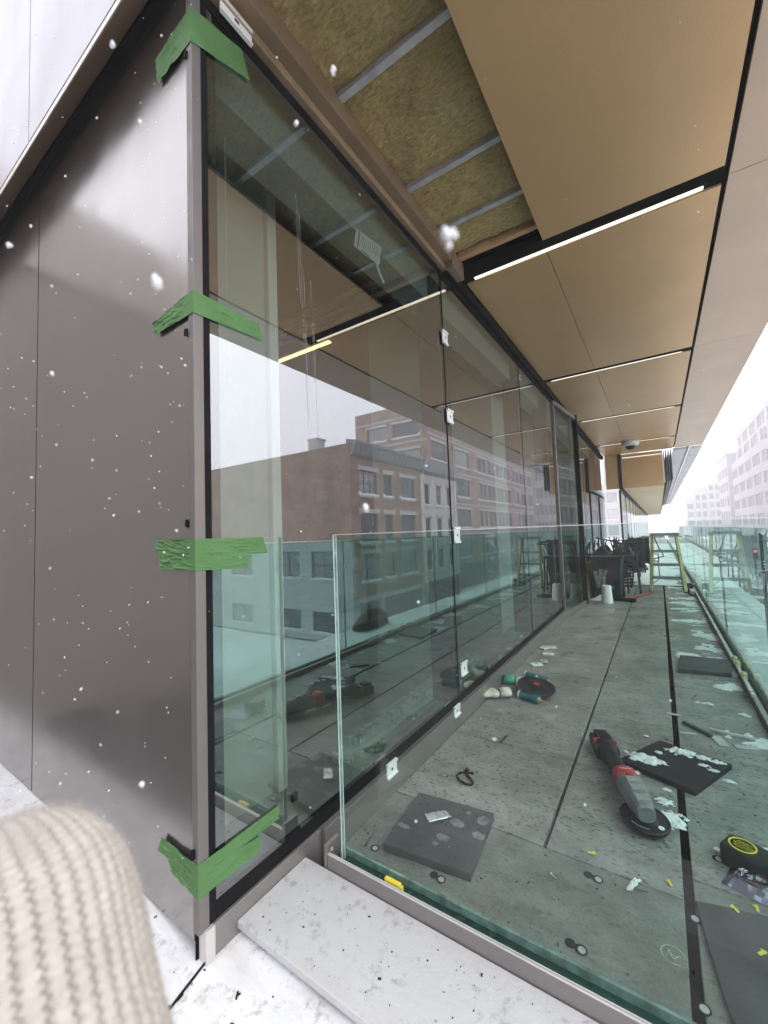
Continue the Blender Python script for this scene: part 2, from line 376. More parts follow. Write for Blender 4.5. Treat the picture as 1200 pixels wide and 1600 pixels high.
# ================================================================== LARGE STRUCTURE
# ---- ground, street
g = G(); g.box(-39, 119, -44, 259, -7.4, -7.15); obj('ground', g, M_snowclean, kind='structure')
g = G(); g.box(4.2, 13.4, -120, 420, -7.15, -7.06); obj('road', g, M_asphalt, kind='structure')
g = G(); g.box(1.3, 4.2, -120, 420, -7.15, -6.95); g.box(13.4, 17, -120, 420, -7.15, -6.95); obj('pavement', g, P('slushy_pavement', (0.55, 0.56, 0.57), 0.8, 0, 0.3, 0.6), kind='structure')
# ploughed snow along the kerb and on the road, uneven
def snowbank(u, v):
    x = 2.3 + u * 10.6; y = 8 + v * 130
    h = max(0, noise.fractal(V((x * 0.35, y * 0.12, 3)), 0.8, 2, 4) * 0.5 + 0.28 - 0.5 * math.exp(-((x - 8.6) / 2.4) ** 2))
    return (x, y, -7.08 + h + (0.02 if h > 0 else -0.15))
g = G(); g.grid(snowbank, 40, 200); obj('snow', g, M_snowclean, kind='stuff', smooth=True)
# ---- our building below the terrace
g = G(); g.box(-12, 1.12, -0.6, 60, -7.15, -0.5)
obj('terrace_base', g, M_stone, kind='structure')
g = G(); g.box(-12, 3, -12, -0.62, -7.15, -0.62); g.box(-12, 3, -0.61, 0.41, -0.5, -0.42); obj('lower_roof', g, M_roof, kind='structure')
# ---- deck substrate and pavers
g = G(); g.box(-1.0, 0.45, 1.087, 60, -0.2, -0.10); sub = obj('terrace_deck', g, M_trough, kind='structure')
def paver(x0, x1, y0, y1, m):
    dz = random.uniform(-0.0012, 0.0012); g = G().box(x0, x1, y0, y1, -0.032, dz)
    return obj('paver', g, m, sub, bev=0.0025)
xs = ((-1.008, -0.405), (-0.393, -0.006), (0.020, 0.405))
paver(-1.008, -0.006, 1.09, 1.517, M_plate); paver(0.020, 0.405, 1.09, 1.617, M_plate)
y = 1.523
for r in range(24):
    for k, (x0, x1) in enumerate(xs):
        o = 0.10 if k == 2 else 0
        paver(x0, x1, y + o, y + o + 0.609, M_deck)
    y += 0.613
g = G()
while y < 45:
    for x0, x1 in xs: g.box(x0, x1, y, y + 0.607, -0.032, 0.0)
    y += 0.613
obj('paver', g, M_deck, sub, kind='stuff')

# ---- snow-capped ledge in front of the guard
led = thing('parapet', 'snow dusted white parapet cap running along the outside of the front glass guard', 'parapet', (-1.03, 0.735, -0.04))
g = G(); g.box(-1.0255, 2.2, 0.735, 0.996, 0.040, 0.06); obj('cap', g, M_ledge, led, bev=0.0025)
g = G(); g.box(-1.0255, 2.2, 0.752, 0.99, -0.06, 0.0398); obj('side', g, M_white, led)
# ---- snow on the flashing at the foot of the metal wall
def flash(u, v):
    x = -4.5 + u * 6.7; y = 0.40 + v * 0.37
    k = min(1, max(0, (-1.09 - x) / 0.22)); k = k * k * (3 - 2 * k)
    z = 0.022 + 0.046 * k
    return (x, y, z + 0.004 * noise.fractal(V((x * 9, y * 9, 1)), 0.8, 2, 4))
g = G(); g.grid(flash, 260, 24); g.grid(lambda u, v: (-4.5 + u * 6.7, 0.40, flash(u, 0)[2] - v * 0.36), 260, 1)
fl = obj('snow', g, M_snow, kind='stuff', smooth=True)
g = G(); rnd = random.Random(5)
for k in range(60):
    x = rnd.uniform(-1.35, -0.4); yy = rnd.uniform(0.46, 0.72); z = flash((x + 4.5) / 6.7, (yy - 0.40) / 0.37)[2]
    a = rnd.uniform(0, 3.1); L = rnd.choice((0.002, 0.003, 0.004, 0.008)); 
    g.obox((x, yy, z + 0.002), V((math.cos(a), math.sin(a), 0)), V((-math.sin(a), math.cos(a), 0)), V((0, 0, 1)), L, L * rnd.uniform(0.2, 0.6), 0.0015)
for k in range(70):
    x = rnd.uniform(-1.04, 0.3); yy = rnd.uniform(0.75, 0.98); a = rnd.uniform(0, 3.1); L = rnd.choice((0.001, 0.0015, 0.002, 0.004))
    g.obox((x, yy, 0.0605), V((math.cos(a), math.sin(a), 0)), V((-math.sin(a), math.cos(a), 0)), V((0, 0, 1)), L, L * rnd.uniform(0.3, 0.8), 0.001)
obj('debris', g, M_blackpl, kind='stuff')
g = G(); g.bar((-1.034, 0.66, 0.0262), (-0.985, 0.45, 0.0262), 0.003, 0.006); tag(obj('flashing_joint', g, M_black, base=(-1.0, 0.5, 0.02)), 'thin dark open joint across the snowy flashing below the corner post', 'joint')

# ---- metal wall on the left
wall = thing('metal_wall', 'bronze grey metal panel wall reflecting the sky beside the glass corner', 'wall', (-2.5, 0.63, 0))
g = G(); g.box(-2.260, -1.0605, 0.632, 0.66, 0.072, 2.9); obj('panel', g, M_metal, wall)
g = G(); g.box(-4.6, -2.270, 0.632, 0.66, 0.072, 2.9); obj('panel', g, M_metal, wall)
g = G(); g.box(-4.6, -1.062, 0.662, 0.70, -0.1, 3.0); obj('backing', g, M_black, wall)
post = thing('corner_post', 'grey aluminium corner post between metal wall and glass', 'post', (-1.04, 0.64, 0))
g = G(); g.box(-1.056, -1.030, 0.626, 0.656, 0.10, 2.82); obj('cover', g, M_post, post, bev=0.0015)
g = G(); g.box(-1.060, -1.0565, 0.634, 0.66, -0.02, 2.82); g.box(-1.05, -1.0325, 0.6565, 0.676, 0.03, 2.82); obj('gasket', g, M_black, post)
g = G(); g.box(-1.054, -1.020, 0.640, 0.6665, 0.0, 0.104); obj('end_cap', g, P('pale_end_cap', (0.6, 0.58, 0.56), 0.4, 0.4), post, bev=0.002)
# ---- trim + upper wall over the metal wall
up = thing('upper_wall', 'pale panel wall above the bronze drip trim, upper left', 'wall', (-2.5, 0.5, 2.8))
for x0, x1 in ((-2.09, 1.0), (-3.3, -2.104), (-5, -3.312)):
    g = G(); g.box(x0, x1, 0.545, 0.60, 2.80, 7.5); obj('panel', g, M_white, up, bev=0.002)
g = G(); g.box(-5, 1.0, 0.602, 0.629, 2.845, 7.5); obj('backing', g, M_black, up)
g = G(); g.prism([(-5, 0.53, 2.714), (-5, 0.605, 2.802), (-5, 0.605, 2.81), (-5, 0.53, 2.728)], (4.0, 0, 0)); obj('drip_trim', g, P('warm_bronze_trim', (0.52, 0.37, 0.24), 0.5, 0.2, 0.05), up, recalc=True)
g = G(); g.box(-5, -1.0, 0.526, 0.5295, 2.712, 2.731); obj('trim_lip', g, P('skylit_trim_lip', (0.72, 0.66, 0.58), 0.4, 0.3), up)  # lip coloured paler than the trim to stand in for sky light
g = G(); g.box(-5, -1.06, 0.606, 0.631, 2.79, 2.84); obj('shadow_gap', g, M_black, up)  # solid black strip standing in for the shade behind the trim
# ---- wing of the building to the left, out of frame: it is what the metal wall mirrors
wing = thing('building_wing', 'dark clad wing of the same building, mirrored in the metal wall panels, plus an unseen wall added behind the viewer', 'building', (-4.6, -4, -1))
g = G(); g.box(-9, -4.62, -9, 0.64, -0.6, 3.64); obj('wall', g, M_wing, wing)
g = G(); g.box(-9, -4.58, -9, 0.64, 3.642, 4.46); obj('parapet', g, M_wing2, wing)
g = G(); g.box(-9, 5, -9.6, -9.02, -0.6, 4.46); obj('wall', g, M_wing, wing)  # unseen wall added behind the camera to darken the front guard's reflections

# ---- glass facade
fac = thing('glass_facade', 'tall glass facade mirroring the brick street and the gold soffit', 'facade', (-1.03, 3, 0))
XG = -1.034
joints = [0.676, 2.262, 3.965, 5.10]
HT = 2.72
edges = [(0.678, 2.256), (2.272, 3.958), (3.968, 5.085), (5.105, 5.42), (6.62, 7.75), (7.76, 9.4), (9.41, 11.0)]
def pane_box(x, y0, y1, z0, z1, th=0.012):
    g = G(); g.box(x - th, x, y0, y1, z0, z1); return g
for y0, y1 in edges: obj('pane', pane_box(XG, y0, y1, 0.125, HT), M_glass, fac)
# black joints, bottom gasket, sill, header
for yc, w in ((2.264, 0.014), (3.963, 0.008), (5.095, 0.014), (6.61, 0.02), (7.755, 0.008), (9.405, 0.008)):
    g = G(); g.box(XG - 0.013, XG + 0.0015, yc - w / 2, yc + w / 2, 0.1, HT); obj('joint', g, M_black if w < 0.0139 or yc < 3 else M_alu, fac)
g = G(); g.box(XG - 0.02, XG + 0.002, 0.677, 11, 0.106, 0.150); obj('gasket', g, M_black, fac)
g = G(); g.box(-1.07, -1.0095, 1.075, 11, -0.12, 0.105); g.box(-1.07, -1.026, 0.667, 1.0745, -0.12, 0.103); obj('sill', g, M_alu, fac, bev=0.002)
g = G(); g.box(-1.05, XG + 0.003, 0.657, 11, 2.705, 2.76); g.box(-1.05, -1.000, 2.30, 11, 2.735, 2.79); obj('header', g, M_black, fac)
g = G(); g.box(-1.05, -1.004, 0.607, 2.29, 2.742, 2.775); obj('lower_beam', g, P('light_bronze_beam', (0.36, 0.26, 0.16), 0.4, 0.4), fac, bev=0.002)
g = G(); g.box(-1.04, -0.955, 0.607, 2.27, 2.776, 2.86); obj('upper_beam', g, M_bronze, fac, bev=0.002)
g = G(); g.box(-1.04, -0.955, 2.277, 2.46, 2.742, 2.86); obj('upper_beam', g, M_bronze, fac, bev=0.002)
# inside fins behind the joints
for yc in (2.264, 3.963, 5.1, 7.755, 9.405):
    g = G(); g.box(XG - 0.16, XG - 0.016, yc - 0.022, yc + 0.022, 0.1, HT); obj('fin', g, P('fin_paint', (0.16, 0.13, 0.13), 0.6), fac)
# dried drips on the first pane
g = G(); rr = random.Random(3)
for px, y0, y1 in ((466, 300, 470), (471, 330, 560), (478, 420, 655), (481, 520, 690), (489, 440, 600), (494, 500, 690)):
    a = onx(px - 4, y0, XG + 0.002); b = onx(px + (y1 - y0) * 0.02, y1, XG + 0.002); pts = [a.lerp(b, t / 8) + V((0, rr.uniform(-0.0015, 0.0015), 0)) for t in range(9)]
    ribbon(g, pts, 0.0016, (1, 0, 0), 0, 0.0003)
m, n, o = newmat('dried_drip'); tr = n.nodes.new('ShaderNodeBsdfTransparent'); df = n.nodes.new('ShaderNodeBsdfDiffuse'); df.inputs[0].default_value = (0.7, 0.66, 0.58, 1); mx = n.nodes.new('ShaderNodeMixShader'); mx.inputs[0].default_value = 0.22
n.links.new(tr.outputs[0], mx.inputs[1]); n.links.new(df.outputs[0], mx.inputs[2]); n.links.new(mx.outputs[0], o.inputs[0]); M_drip = m
obj('drip_streak', g, M_drip, fac)
# ---- hinged glass leaf standing open
door = thing('glass_door', 'tall glass door leaf ajar with a thick black closing edge', 'door', (-1.03, 5.44, 0))
dv = (V((-0.93, 6.54, 0)) - V((-1.034, 5.44, 0))).normalized(); dn = V((dv.y, -dv.x, 0)); Z = V((0, 0, 1))
def dbox(g, a0, a1, b, t, z0, z1, mi=0):
    c = V((-1.034, 5.44, 0)) + dv * ((a0 + a1) / 2) + dn * b; c.z = (z0 + z1) / 2
    g.obox(c, dv, dn, Z, (a1 - a0) / 2, t, (z1 - z0) / 2, mi)
g = G(); dbox(g, 0.035, 1.05, 0, 0.006, 0.075, 2.69); obj('pane', g, M_glass, door)
g = G(); dbox(g, 1.05, 1.105, 0, 0.028, 0.012, 2.76); obj('closing_stile', g, M_black, door)
g = G(); dbox(g, 0, 0.034, 0, 0.02, 0.012, 2.74); dbox(g, 0.034, 1.05, 0, 0.02, 0.012, 0.074); dbox(g, 0.034, 1.05, 0, 0.02, 2.69, 2.74); obj('rail', g, M_alu, door)
g = G(); dbox(g, 0.86, 0.9, -0.03, 0.02, 0.075, 2.69); obj('inner_stile', g, P('fin_paint', (0.16, 0.13, 0.13)), door)

# ---- room behind the glass
g = G(); g.box(-9, -1.072, 0.74, 11.0, -0.25, 0.0); obj('room_floor', g, M_roomfloor, kind='structure')
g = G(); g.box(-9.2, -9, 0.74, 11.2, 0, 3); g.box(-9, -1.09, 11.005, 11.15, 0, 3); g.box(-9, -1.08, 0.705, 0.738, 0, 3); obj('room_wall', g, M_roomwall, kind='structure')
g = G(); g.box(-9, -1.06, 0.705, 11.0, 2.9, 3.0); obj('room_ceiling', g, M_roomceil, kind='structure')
g = G(); g.box(-1.27, -1.115, 0.745, 11, 2.56, 2.9); tag(obj('pelmet', g, M_pelmet, base=(-1.35, 5, 2.56)), 'grey painted pelmet along the ceiling just behind the glass', 'pelmet')
for yc, hwd, lab in ((1.113, 0.13, 'nearest pale square column standing behind the first glass pane'), (2.94, 0.19, 'pale column behind the far end of the first pane'), (4.74, 0.36, 'pale column behind the second glass pane'), (6.5, 0.2, 'pale column behind the open glass door')):
    t = thing('column', lab, 'column', (-1.6, yc, 0), 0, 'pale columns inside the room')
    g = G(); g.box(-1.94, -1.46, yc - hwd, yc + hwd, 0.0, 2.89); obj('shaft', g, M_column2, t, bev=0.003)
    if yc > 2: continue
    g = G(); g.box(-1.50, -1.435, yc + 0.133, yc + 0.185, 0.0, 2.89); obj('corner_casing', g, M_column, t, bev=0.003)
t = thing('ceiling_diffuser', 'slotted air diffuser in the room ceiling behind glass', 'diffuser', (-2.2, 2.9, 2.88))
g = G(); g.box(-2.95, -1.5, 2.26, 2.58, 2.885, 2.899); obj('backing', g, M_black, t)
for k in range(5):
    g = G(); g.box(-2.93, -1.52, 2.27 + k * 0.06, 2.305 + k * 0.06, 2.866, 2.884); obj('slat', g, P('diffuser_slat', (0.14, 0.12, 0.10), 0.5), t)
t = thing('ceiling_light', 'long yellow linear light in the room ceiling seen through the glass', 'light', (-2.9, 2.76, 2.88), 0, 'linear ceiling lights')
g = G(); g.box(-4.9, -2.38, 2.745, 2.785, 2.872, 2.884); obj('diffuser', g, M_ledroom, t)
g = G(); g.box(-4.92, -2.36, 2.725, 2.805, 2.885, 2.899); obj('housing', g, M_dark, t)
# extrusions lying inside along the sill
t = thing('aluminium_extrusions', 'bundle of long pale aluminium extrusions lying on the room floor by the sill', 'extrusion bundle', (-1.4, 2.3, 0))
for k in range(5):
    g = G(); x = -1.40 + 0.045 * (k % 3); z = 0.022 + 0.045 * (k // 3); g.box(x, x + 0.04, 1.55 + 0.03 * k, 3.4 - 0.05 * k, z - 0.02, z + 0.022); obj('extrusion', g, P('pale_extrusion', (0.62, 0.68, 0.67), 0.3, 0.5), t, bev=0.002)
g = G(); g.box(-1.165, -1.09, 0.75, 5.4, 0.0, 0.075); g.box(-1.20, -1.166, 0.75, 5.4, 0.0, 0.03)
tag(obj('inner_sill', g, P('inner_sill_paint', (0.34, 0.36, 0.35), 0.5, 0.2), base=(-1.13, 3, 0)), 'grey inner sill ledge running behind the bottom of the glass', 'sill')
g = G(); a = onx(460, 1245, -1.1); g.obox(a, V((0, 1, 0)), V((1, 0, 0)), Z, 0.012, 0.006, 0.012); tag(obj('shim', g, M_black, base=a), 'small black block on the inner sill behind glass near the column', 'shim')
# paper notice taken with a strip of tape on the inside of the pane
XP = XG - 0.0145
q = [onx(556, 357, XP), onx(596, 386, XP), onx(593, 414, XP), onx(553, 384, XP)]
t = thing('paper_notice', 'printed paper notice stuck inside high on the first glass pane', 'notice', q[3])
g = G(); g.grid(lambda u, v: q[0].lerp(q[1], u).lerp(q[3].lerp(q[2], u), v) + V((-0.004 * math.sin(3.1 * u) * v, 0, 0)), 8, 6)
sh = obj('sheet', g, M_paper, t); sm = sh.modifiers.new('thick', 'SOLIDIFY'); sm.thickness = 0.0008
g = G()
def qp(u, v): return q[0].lerp(q[1], u).lerp(q[3].lerp(q[2], u), v) + V((0.0009 - 0.004 * math.sin(3.1 * u) * v, 0, 0))
ribbon(g, [qp(0.13, 0.06), qp(0.13, 0.9)], 0.006, (1, 0, 0))
for k in range(9): ribbon(g, [qp(0.28 + k * 0.075, 0.12 + 0.05 * (k % 3)), qp(0.28 + k * 0.075, 0.62 + 0.1 * (k % 2))], 0.0022, (1, 0, 0))
ribbon(g, [qp(0.28, 0.92), qp(0.6, 0.92)], 0.004, (1, 0, 0))
obj('print', g, M_ink, t)
g = G(); a = onx(589, 413, XP); b = onx(599, 440, XP); ribbon(g, [a, a.lerp(b, 0.5) + V((-0.003, 0, 0)), b], 0.022, (1, 0, 0), 0, 0.0005); obj('tape_strip', g, M_clip, t)

# blind cord and, out on the ledge, the black bag the glass mirrors
g = G(); g.tube([onx(351, 190, -1.22), onx(354, 420, -1.22), onx(358, 720, -1.22)], 0.0016, 6); tag(obj('blind_cord', g, M_clip, base=onx(351, 190, -1.22)), 'thin white blind cord hanging behind the left edge of the first pane', 'cord')
rb = random.Random(6)
g = G(); g.grid(lambda u, v: (0.95 + 0.13 * math.cos(u * 2 * math.pi) * math.sin(v * math.pi / 2 + 0.001) * (1 + 0.35 * noise.noise(V((math.cos(u * 6.283) * 2, math.sin(u * 6.283) * 2, v * 4)))), 4.15 + 0.32 * math.sin(u * 2 * math.pi) * math.sin(v * math.pi / 2 + 0.001) * (1 + 0.35 * noise.noise(V((math.cos(u * 6.283) * 2, math.sin(u * 6.283) * 2, v * 4 + 9)))), -0.01 + 0.17 * math.cos(v * math.pi / 2) * (1 + 0.5 * noise.noise(V((math.cos(u * 6.283) * 3, math.sin(u * 6.283) * 3, v * 3))))), 40, 14)
tag(obj('rubbish_bag', g, M_blackpl, base=(0.98, 4.15, 0)), 'crumpled black bag on the snowy ledge outside the street guard, mirrored in the facade', 'bag')
# ---- soffit
ZS = 2.80
sof = thing('soffit', 'perforated gold metal soffit over the terrace with black reveals', 'soffit', (0, 5, ZS))
g = G(); g.box(-1.05, 0.38, 2.30, 11.0, 2.93, 3.0); g.box(0.37, 0.88, 0.60, 11.0, 2.86, 2.9); g.box(-1.05, 0.38, 0.605, 2.30, 2.97, 3.0); obj('backing', g, M_trough, sof)
def spanel(x0, x1, y0, y1, m):
    g = G(); g.box(x0, x1, y0, y1, ZS, ZS + 0.02); obj('panel', g, m, sof, bev=0.0012)
rows = ((2.605, 4.845), (4.955, 7.075), (7.185, 9.48), (9.60, 11.0))
spanel(-0.465, 0.366, 0.605, 2.472, M_soffit)
for y0, y1 in rows:
    spanel(-0.992, -0.4685, y0, y1, M_soffit); spanel(-0.4645, 0.366, y0, y1, M_soffit)
for y0, y1 in ((0.605, 2.548), (2.552, 4.86), (4.864, 7.10), (7.104, 9.45), (9.454, 11.0)): spanel(0.388, 0.880, y0, y1, M_soffit_skylit)
g = G(); g.box(0.872, 0.884, 0.606, 11, ZS + 0.021, 3.4); obj('fascia', g, M_white, sof)
g = G(); g.box(0.367, 0.387, 0.606, 11, ZS + 0.022, ZS + 0.04); obj('reveal', g, M_trough, sof)
for y0, y1 in ((2.4735, 2.604), (4.846, 4.954), (7.076, 7.184), (9.481, 9.599)):
    g = G(); g.box(-0.994, 0.366, y0, y1, ZS + 0.010, ZS + 0.03); obj('reveal', g, M_trough, sof)
g = G(); g.box(-0.99, -0.47, 2.474, 2.4765, 2.831, 2.85); obj('reveal_lip', g, M_trough, sof)
labs = ('bright linear light in the black reveal beside the open insulation', 'linear soffit light in the second black reveal along the terrace', 'linear soffit light in the third black reveal along the terrace', 'linear soffit light in the farthest black reveal by the dome camera')
for k, (yc, w) in enumerate(((2.578, 0.022), (4.936, 0.014), (7.166, 0.016), (9.583, 0.018))):
    t = thing('soffit_light', labs[k], 'light', (-0.3, yc, ZS), 0, 'linear soffit lights')
    g = G(); g.box(-0.925, 0.292, yc - w / 2, yc + w / 2, ZS + 0.001, ZS + 0.0065); obj('diffuser', g, M_led if k == 0 else M_led2, t)
    g = G(); g.box(-0.94, 0.31, yc - w / 2 - 0.004, yc + w / 2 + 0.004, ZS + 0.0068, ZS + 0.0098); obj('housing', g, M_black, t)
# opened bay: mineral wool, furring, timber
bay = thing('insulation', 'exposed yellow mineral wool insulation where a soffit panel is missing', 'insulation', (-0.7, 1.5, 2.86))
fy = (0.70, 1.215, 1.75, 2.10)
ys = [0.606] + list(fy) + [2.36]
for a, b in zip(ys, ys[1:]):
    def wf(u, v, a=a, b=b):
        x = -0.985 + u * 0.565; y = a + 0.004 + v * (b - a - 0.008)
        e = min(u, 1 - u, v, 1 - v); r = 0.012 * (1 - min(1, e / 0.06)) ** 2
        z = 2.868 + r + 0.006 * noise.fractal(V((x * 6, y * 6, 2)), 0.8, 2, 4) - 0.007 * max(0, 0.25 + noise.fractal(V((x * 16 + 3 * noise.noise(V((x * 5, y * 5, 0))), y * 55, 5)), 0.8, 2, 3)) - 0.01 * math.sin(v * math.pi) * (0.5 + noise.noise(V((x * 3, a, 3))))
        return (x, y, z)
    g = G(); g.grid(wf, 56, max(20, int((b - a) * 220)));
    o = obj('batt', g, M_wool, bay, smooth=True); sm = o.modifiers.new('thick', 'SOLIDIFY'); sm.thickness = 0.08; sm.offset = 1
for yc in fy:
    g = G(); g.box(-0.955, -0.43, yc - 0.014, yc + 0.014, 2.846, 2.850); g.box(-0.955, -0.43, yc - 0.014, yc - 0.0115, 2.8502, 2.875); g.box(-0.955, -0.43, yc + 0.0115, yc + 0.014, 2.8502, 2.875); obj('furring_strip', g, M_galv, bay)
g = G(); g.box(-0.954, -0.43, 2.372, 2.41, 2.838, 2.895); obj('timber_batten', g, M_wood, bay, bev=0.002)
g = G()
for x in (-0.90, -0.74, -0.58, -0.50, -0.46): g.cyl((x, 2.371, 2.862), (x, 2.3735, 2.862), 0.004, 0.004, 8)
obj('nail_hole', g, M_black, bay, kind='stuff')
# security camera
c = V((-0.372, 9.45, ZS))
t = thing('dome_camera', 'white dome security camera hanging under the soffit', 'camera', c)
g = G(); g.lathe([(0.15, 0), (0.155, -0.03), (0.15, -0.085), (0.10, -0.10)], 24, c); obj('housing', g, P('white_housing', (0.75, 0.74, 0.70), 0.4), t, smooth=True, recalc=True)
g = G(); g.lathe([(0.09, -0.101), (0.082, -0.135), (0.055, -0.16), (0.015, -0.17)], 20, c); obj('lens_dome', g, M_blackpl, t, smooth=True, recalc=True)
# dropped bulkhead and the far run of the terrace
far = thing('far_bulkhead', 'gold bulkhead where the far soffit drops lower', 'bulkhead', (-0.3, 11.1, 2.0))
YB = 11.02
g = G(); g.box(-0.98, -0.72, YB, YB + 0.08, 2.0, 2.86); obj('panel', g, M_soffit, far, bev=0.003)
g = G(); g.box(-0.64, 0.16, YB, YB + 0.08, 2.0, 2.79); obj('panel', g, M_soffit, far, bev=0.003)
g = G(); g.box(-0.715, -0.645, YB - 0.02, YB + 0.06, 1.98, 2.80); obj('reveal', g, M_black, far)
g = G(); g.box(-0.62, 0.14, YB - 0.012, YB - 0.001, 2.70, 2.715); obj('light_line', g, M_led2, far)
yy = 11.10
for k in range(26):
    g = G(); g.box(-0.64, 0.16, yy, yy + 1.1, 2.0, 2.02); obj('soffit_plank', g, M_soffit, far); yy += 1.12
g = G(); g.box(-0.7, 0.2, 11.1, yy, 2.03, 2.06); g.box(-0.70, -0.64, 11.1, yy, 1.97, 2.0); obj('backing', g, M_black, far)
for k in range(4):
    g = G(); x = 0.175 + 0.045 * k; g.box(x, x + 0.018, 11.03, 25, 2.05 + 0.02 * k, 2.78); obj('louvre', g, P('louvre_grey', (0.20, 0.21, 0.215), 0.4, 0.5), far)
g = G(); g.box(0.36, 0.60, 11.03, 40, 2.76, 2.80); obj('edge_beam', g, P('pale_grey_beam', (0.55, 0.55, 0.56), 0.5, 0.2), far)
g = G(); g.box(0.61, 0.66, 11.03, 40, 2.80, 2.84); obj('edge_gap', g, P('dark_grey_channel', (0.12, 0.12, 0.12)), far)
yy = 11.05
for k in range(22):
    g = G(); g.box(0.67, 0.88, yy, yy + 1.25, 2.77, 2.80); obj('edge_panel', g, P('pale_grey_beam', (0.55, 0.55, 0.56)), far); yy += 1.3
g = G(); g.grid(lambda u, v: (-11.9 + 11.1 * u, 11.2 + 48 * v, -0.3 + 0.12 * noise.fractal(V((u * 9, v * 30, 3)), 0.8, 2, 4)), 40, 160); obj('snow', g, M_snowclean, kind='stuff', smooth=True)
ff = thing('far_glazing', 'far run of dark glass under the lowered soffit', 'facade', (-0.7, 18, 0))
for k in range(16):
    y0 = 11.1 + k * 1.8; obj('pane', pane_box(-0.70, y0, y0 + 1.78, 0.1, 1.97), M_glass, ff)
    g = G(); g.box(-0.735, -0.695, y0 - 0.02, y0, 0.0, 1.97); obj('mullion', g, M_black, ff)
g = G(); g.box(-0.75, -0.69, 11.1, 40, 0.0, 0.1); obj('sill', g, M_alu, ff)

# ---- front glass guard
gf = thing('glass_guard', 'front frameless glass guard in a grey channel, nearest the viewer', 'guard', (-0.3, 1.1, 0))
g = G(); g.box(-0.900, 0.445, 1.033, 1.050, 0.07, 1.107); o = obj('pane', g, [M_guard], gf)
g = G(); g.box(-0.9015, -0.9002, 1.033, 1.036, 0.07, 1.107); g.box(-0.9015, -0.9002, 1.047, 1.050, 0.07, 1.107); obj('bright_edge', g, M_edge_w, gf)
g = G(); g.box(-0.9012, -0.9003, 1.0362, 1.0468, 0.07, 1.107); obj('edge', g, M_edge, gf)
g = G(); g.box(-0.900, 0.445, 1.033, 1.050, 1.1072, 1.1085); obj('top_edge', g, M_edge_w, gf)
g = G(); g.box(-0.93, 0.6, 0.998, 1.010, 0.0, 0.101); obj('outer_lip', g, M_alu, gf, bev=0.001)
g = G(); g.box(-0.93, 0.6, 0.9985, 1.0015, 0.1012, 0.1040); g.box(-0.93, 0.6, 1.0045, 1.0075, 0.1012, 0.1040); obj('bright_seal', g, P('bright_seal', (0.75, 0.73, 0.72), 0.35, 0.4), gf)
g = G(); g.box(-0.93, 0.6, 1.0102, 1.085, -0.02, 0.069); obj('channel_bed', g, M_edge_d, gf)
g = G(); g.box(-0.925, 0.44, 1.062, 1.070, 0.0692, 0.090); obj('inner_lip', g, M_edge, gf)
a = onz(612, 1388, 0.09); g = G(); g.obox(V((a.x, 1.02, 0.096)), V((1, 0, 0)), V((0, 1, 0)), Z, 0.026, 0.006, 0.011); g.obox(V((a.x + 0.03, 1.02, 0.094)), V((1, 0, 0)), V((0, 1, 0)), Z, 0.003, 0.005, 0.008)
tag(obj('yellow_shim', g, M_yellow, base=(a.x, 1.02, 0.08), bev=0.001), 'small yellow plastic shim wedged in the front guard channel', 'shim')
t = thing('guard_clip', 'short grey bracket at the left end of the front glass guard', 'bracket', (-0.93, 1.03, 0.0))
g = G(); g.box(-0.945, -0.932, 0.998, 1.06, 0.0, 0.125); obj('plate', g, M_alu, t, bev=0.001)
g = G(); g.cyl((-0.9318, 1.02, 0.105), (-0.928, 1.02, 0.105), 0.006, 0.006, 10); obj('screw', g, M_galv, t)
# ---- side glass guard along the street edge
gs = thing('glass_guard', 'long green tinted glass guard along the street edge of the terrace', 'guard', (0.46, 6, 0))
yb = (1.075, 3.05, 4.95, 6.85, 8.75, 10.65, 13.0, 16.0, 20.0, 25.0, 32.0)
for y0, y1 in zip(yb, yb[1:]):
    g = G(); g.box(0.455, 0.471, y0 + 0.006, y1 - 0.006, 0.03, 1.065); obj('pane', g, M_guard2, gs)
    g = G(); g.box(0.4552, 0.4708, y1 - 0.0055, y1 - 0.0045, 0.05, 1.065); obj('edge', g, M_edge_d, gs)
g = G(); g.box(0.4545, 0.4715, 1.15, 32, 1.0655, 1.0685); obj('top_edge', g, M_edge_w, gs)
g = G(); g.box(0.41, 0.435, 1.15, 32, -0.03, 0.035); g.box(0.485, 0.51, 1.15, 32, -0.03, 0.035); obj('channel', g, M_alu, gs, bev=0.002)
g = G(); g.box(0.437, 0.454, 1.15, 32, -0.02, 0.02); obj('seal', g, M_black, gs)
g = G(); g.box(0.405, 0.424, 3.35, 8.1, 0.0355, 0.055); obj('cover_strip', g, P('bright_cover', (0.62, 0.64, 0.62), 0.3, 0.6), gs, bev=0.002)
# snow ledge outside it, and snow-dusted flashing
def ledge(u, v):
    x = 0.515 + u * 0.66; y = 1.0 + v * 44
    return (x, y, -0.02 + 0.035 * noise.fractal(V((x * 2.5, y * 1.6, 7)), 0.8, 2, 5) - 0.10 * max(0, u - 0.9) * 10)
g = G(); g.grid(ledge, 16, 500); obj('snow', g, M_snowclean, kind='stuff', smooth=True)
g = G(); g.box(0.51, 1.16, 1.0, 45, -0.5, -0.07); obj('outer_ledge', g, M_stone, kind='structure')

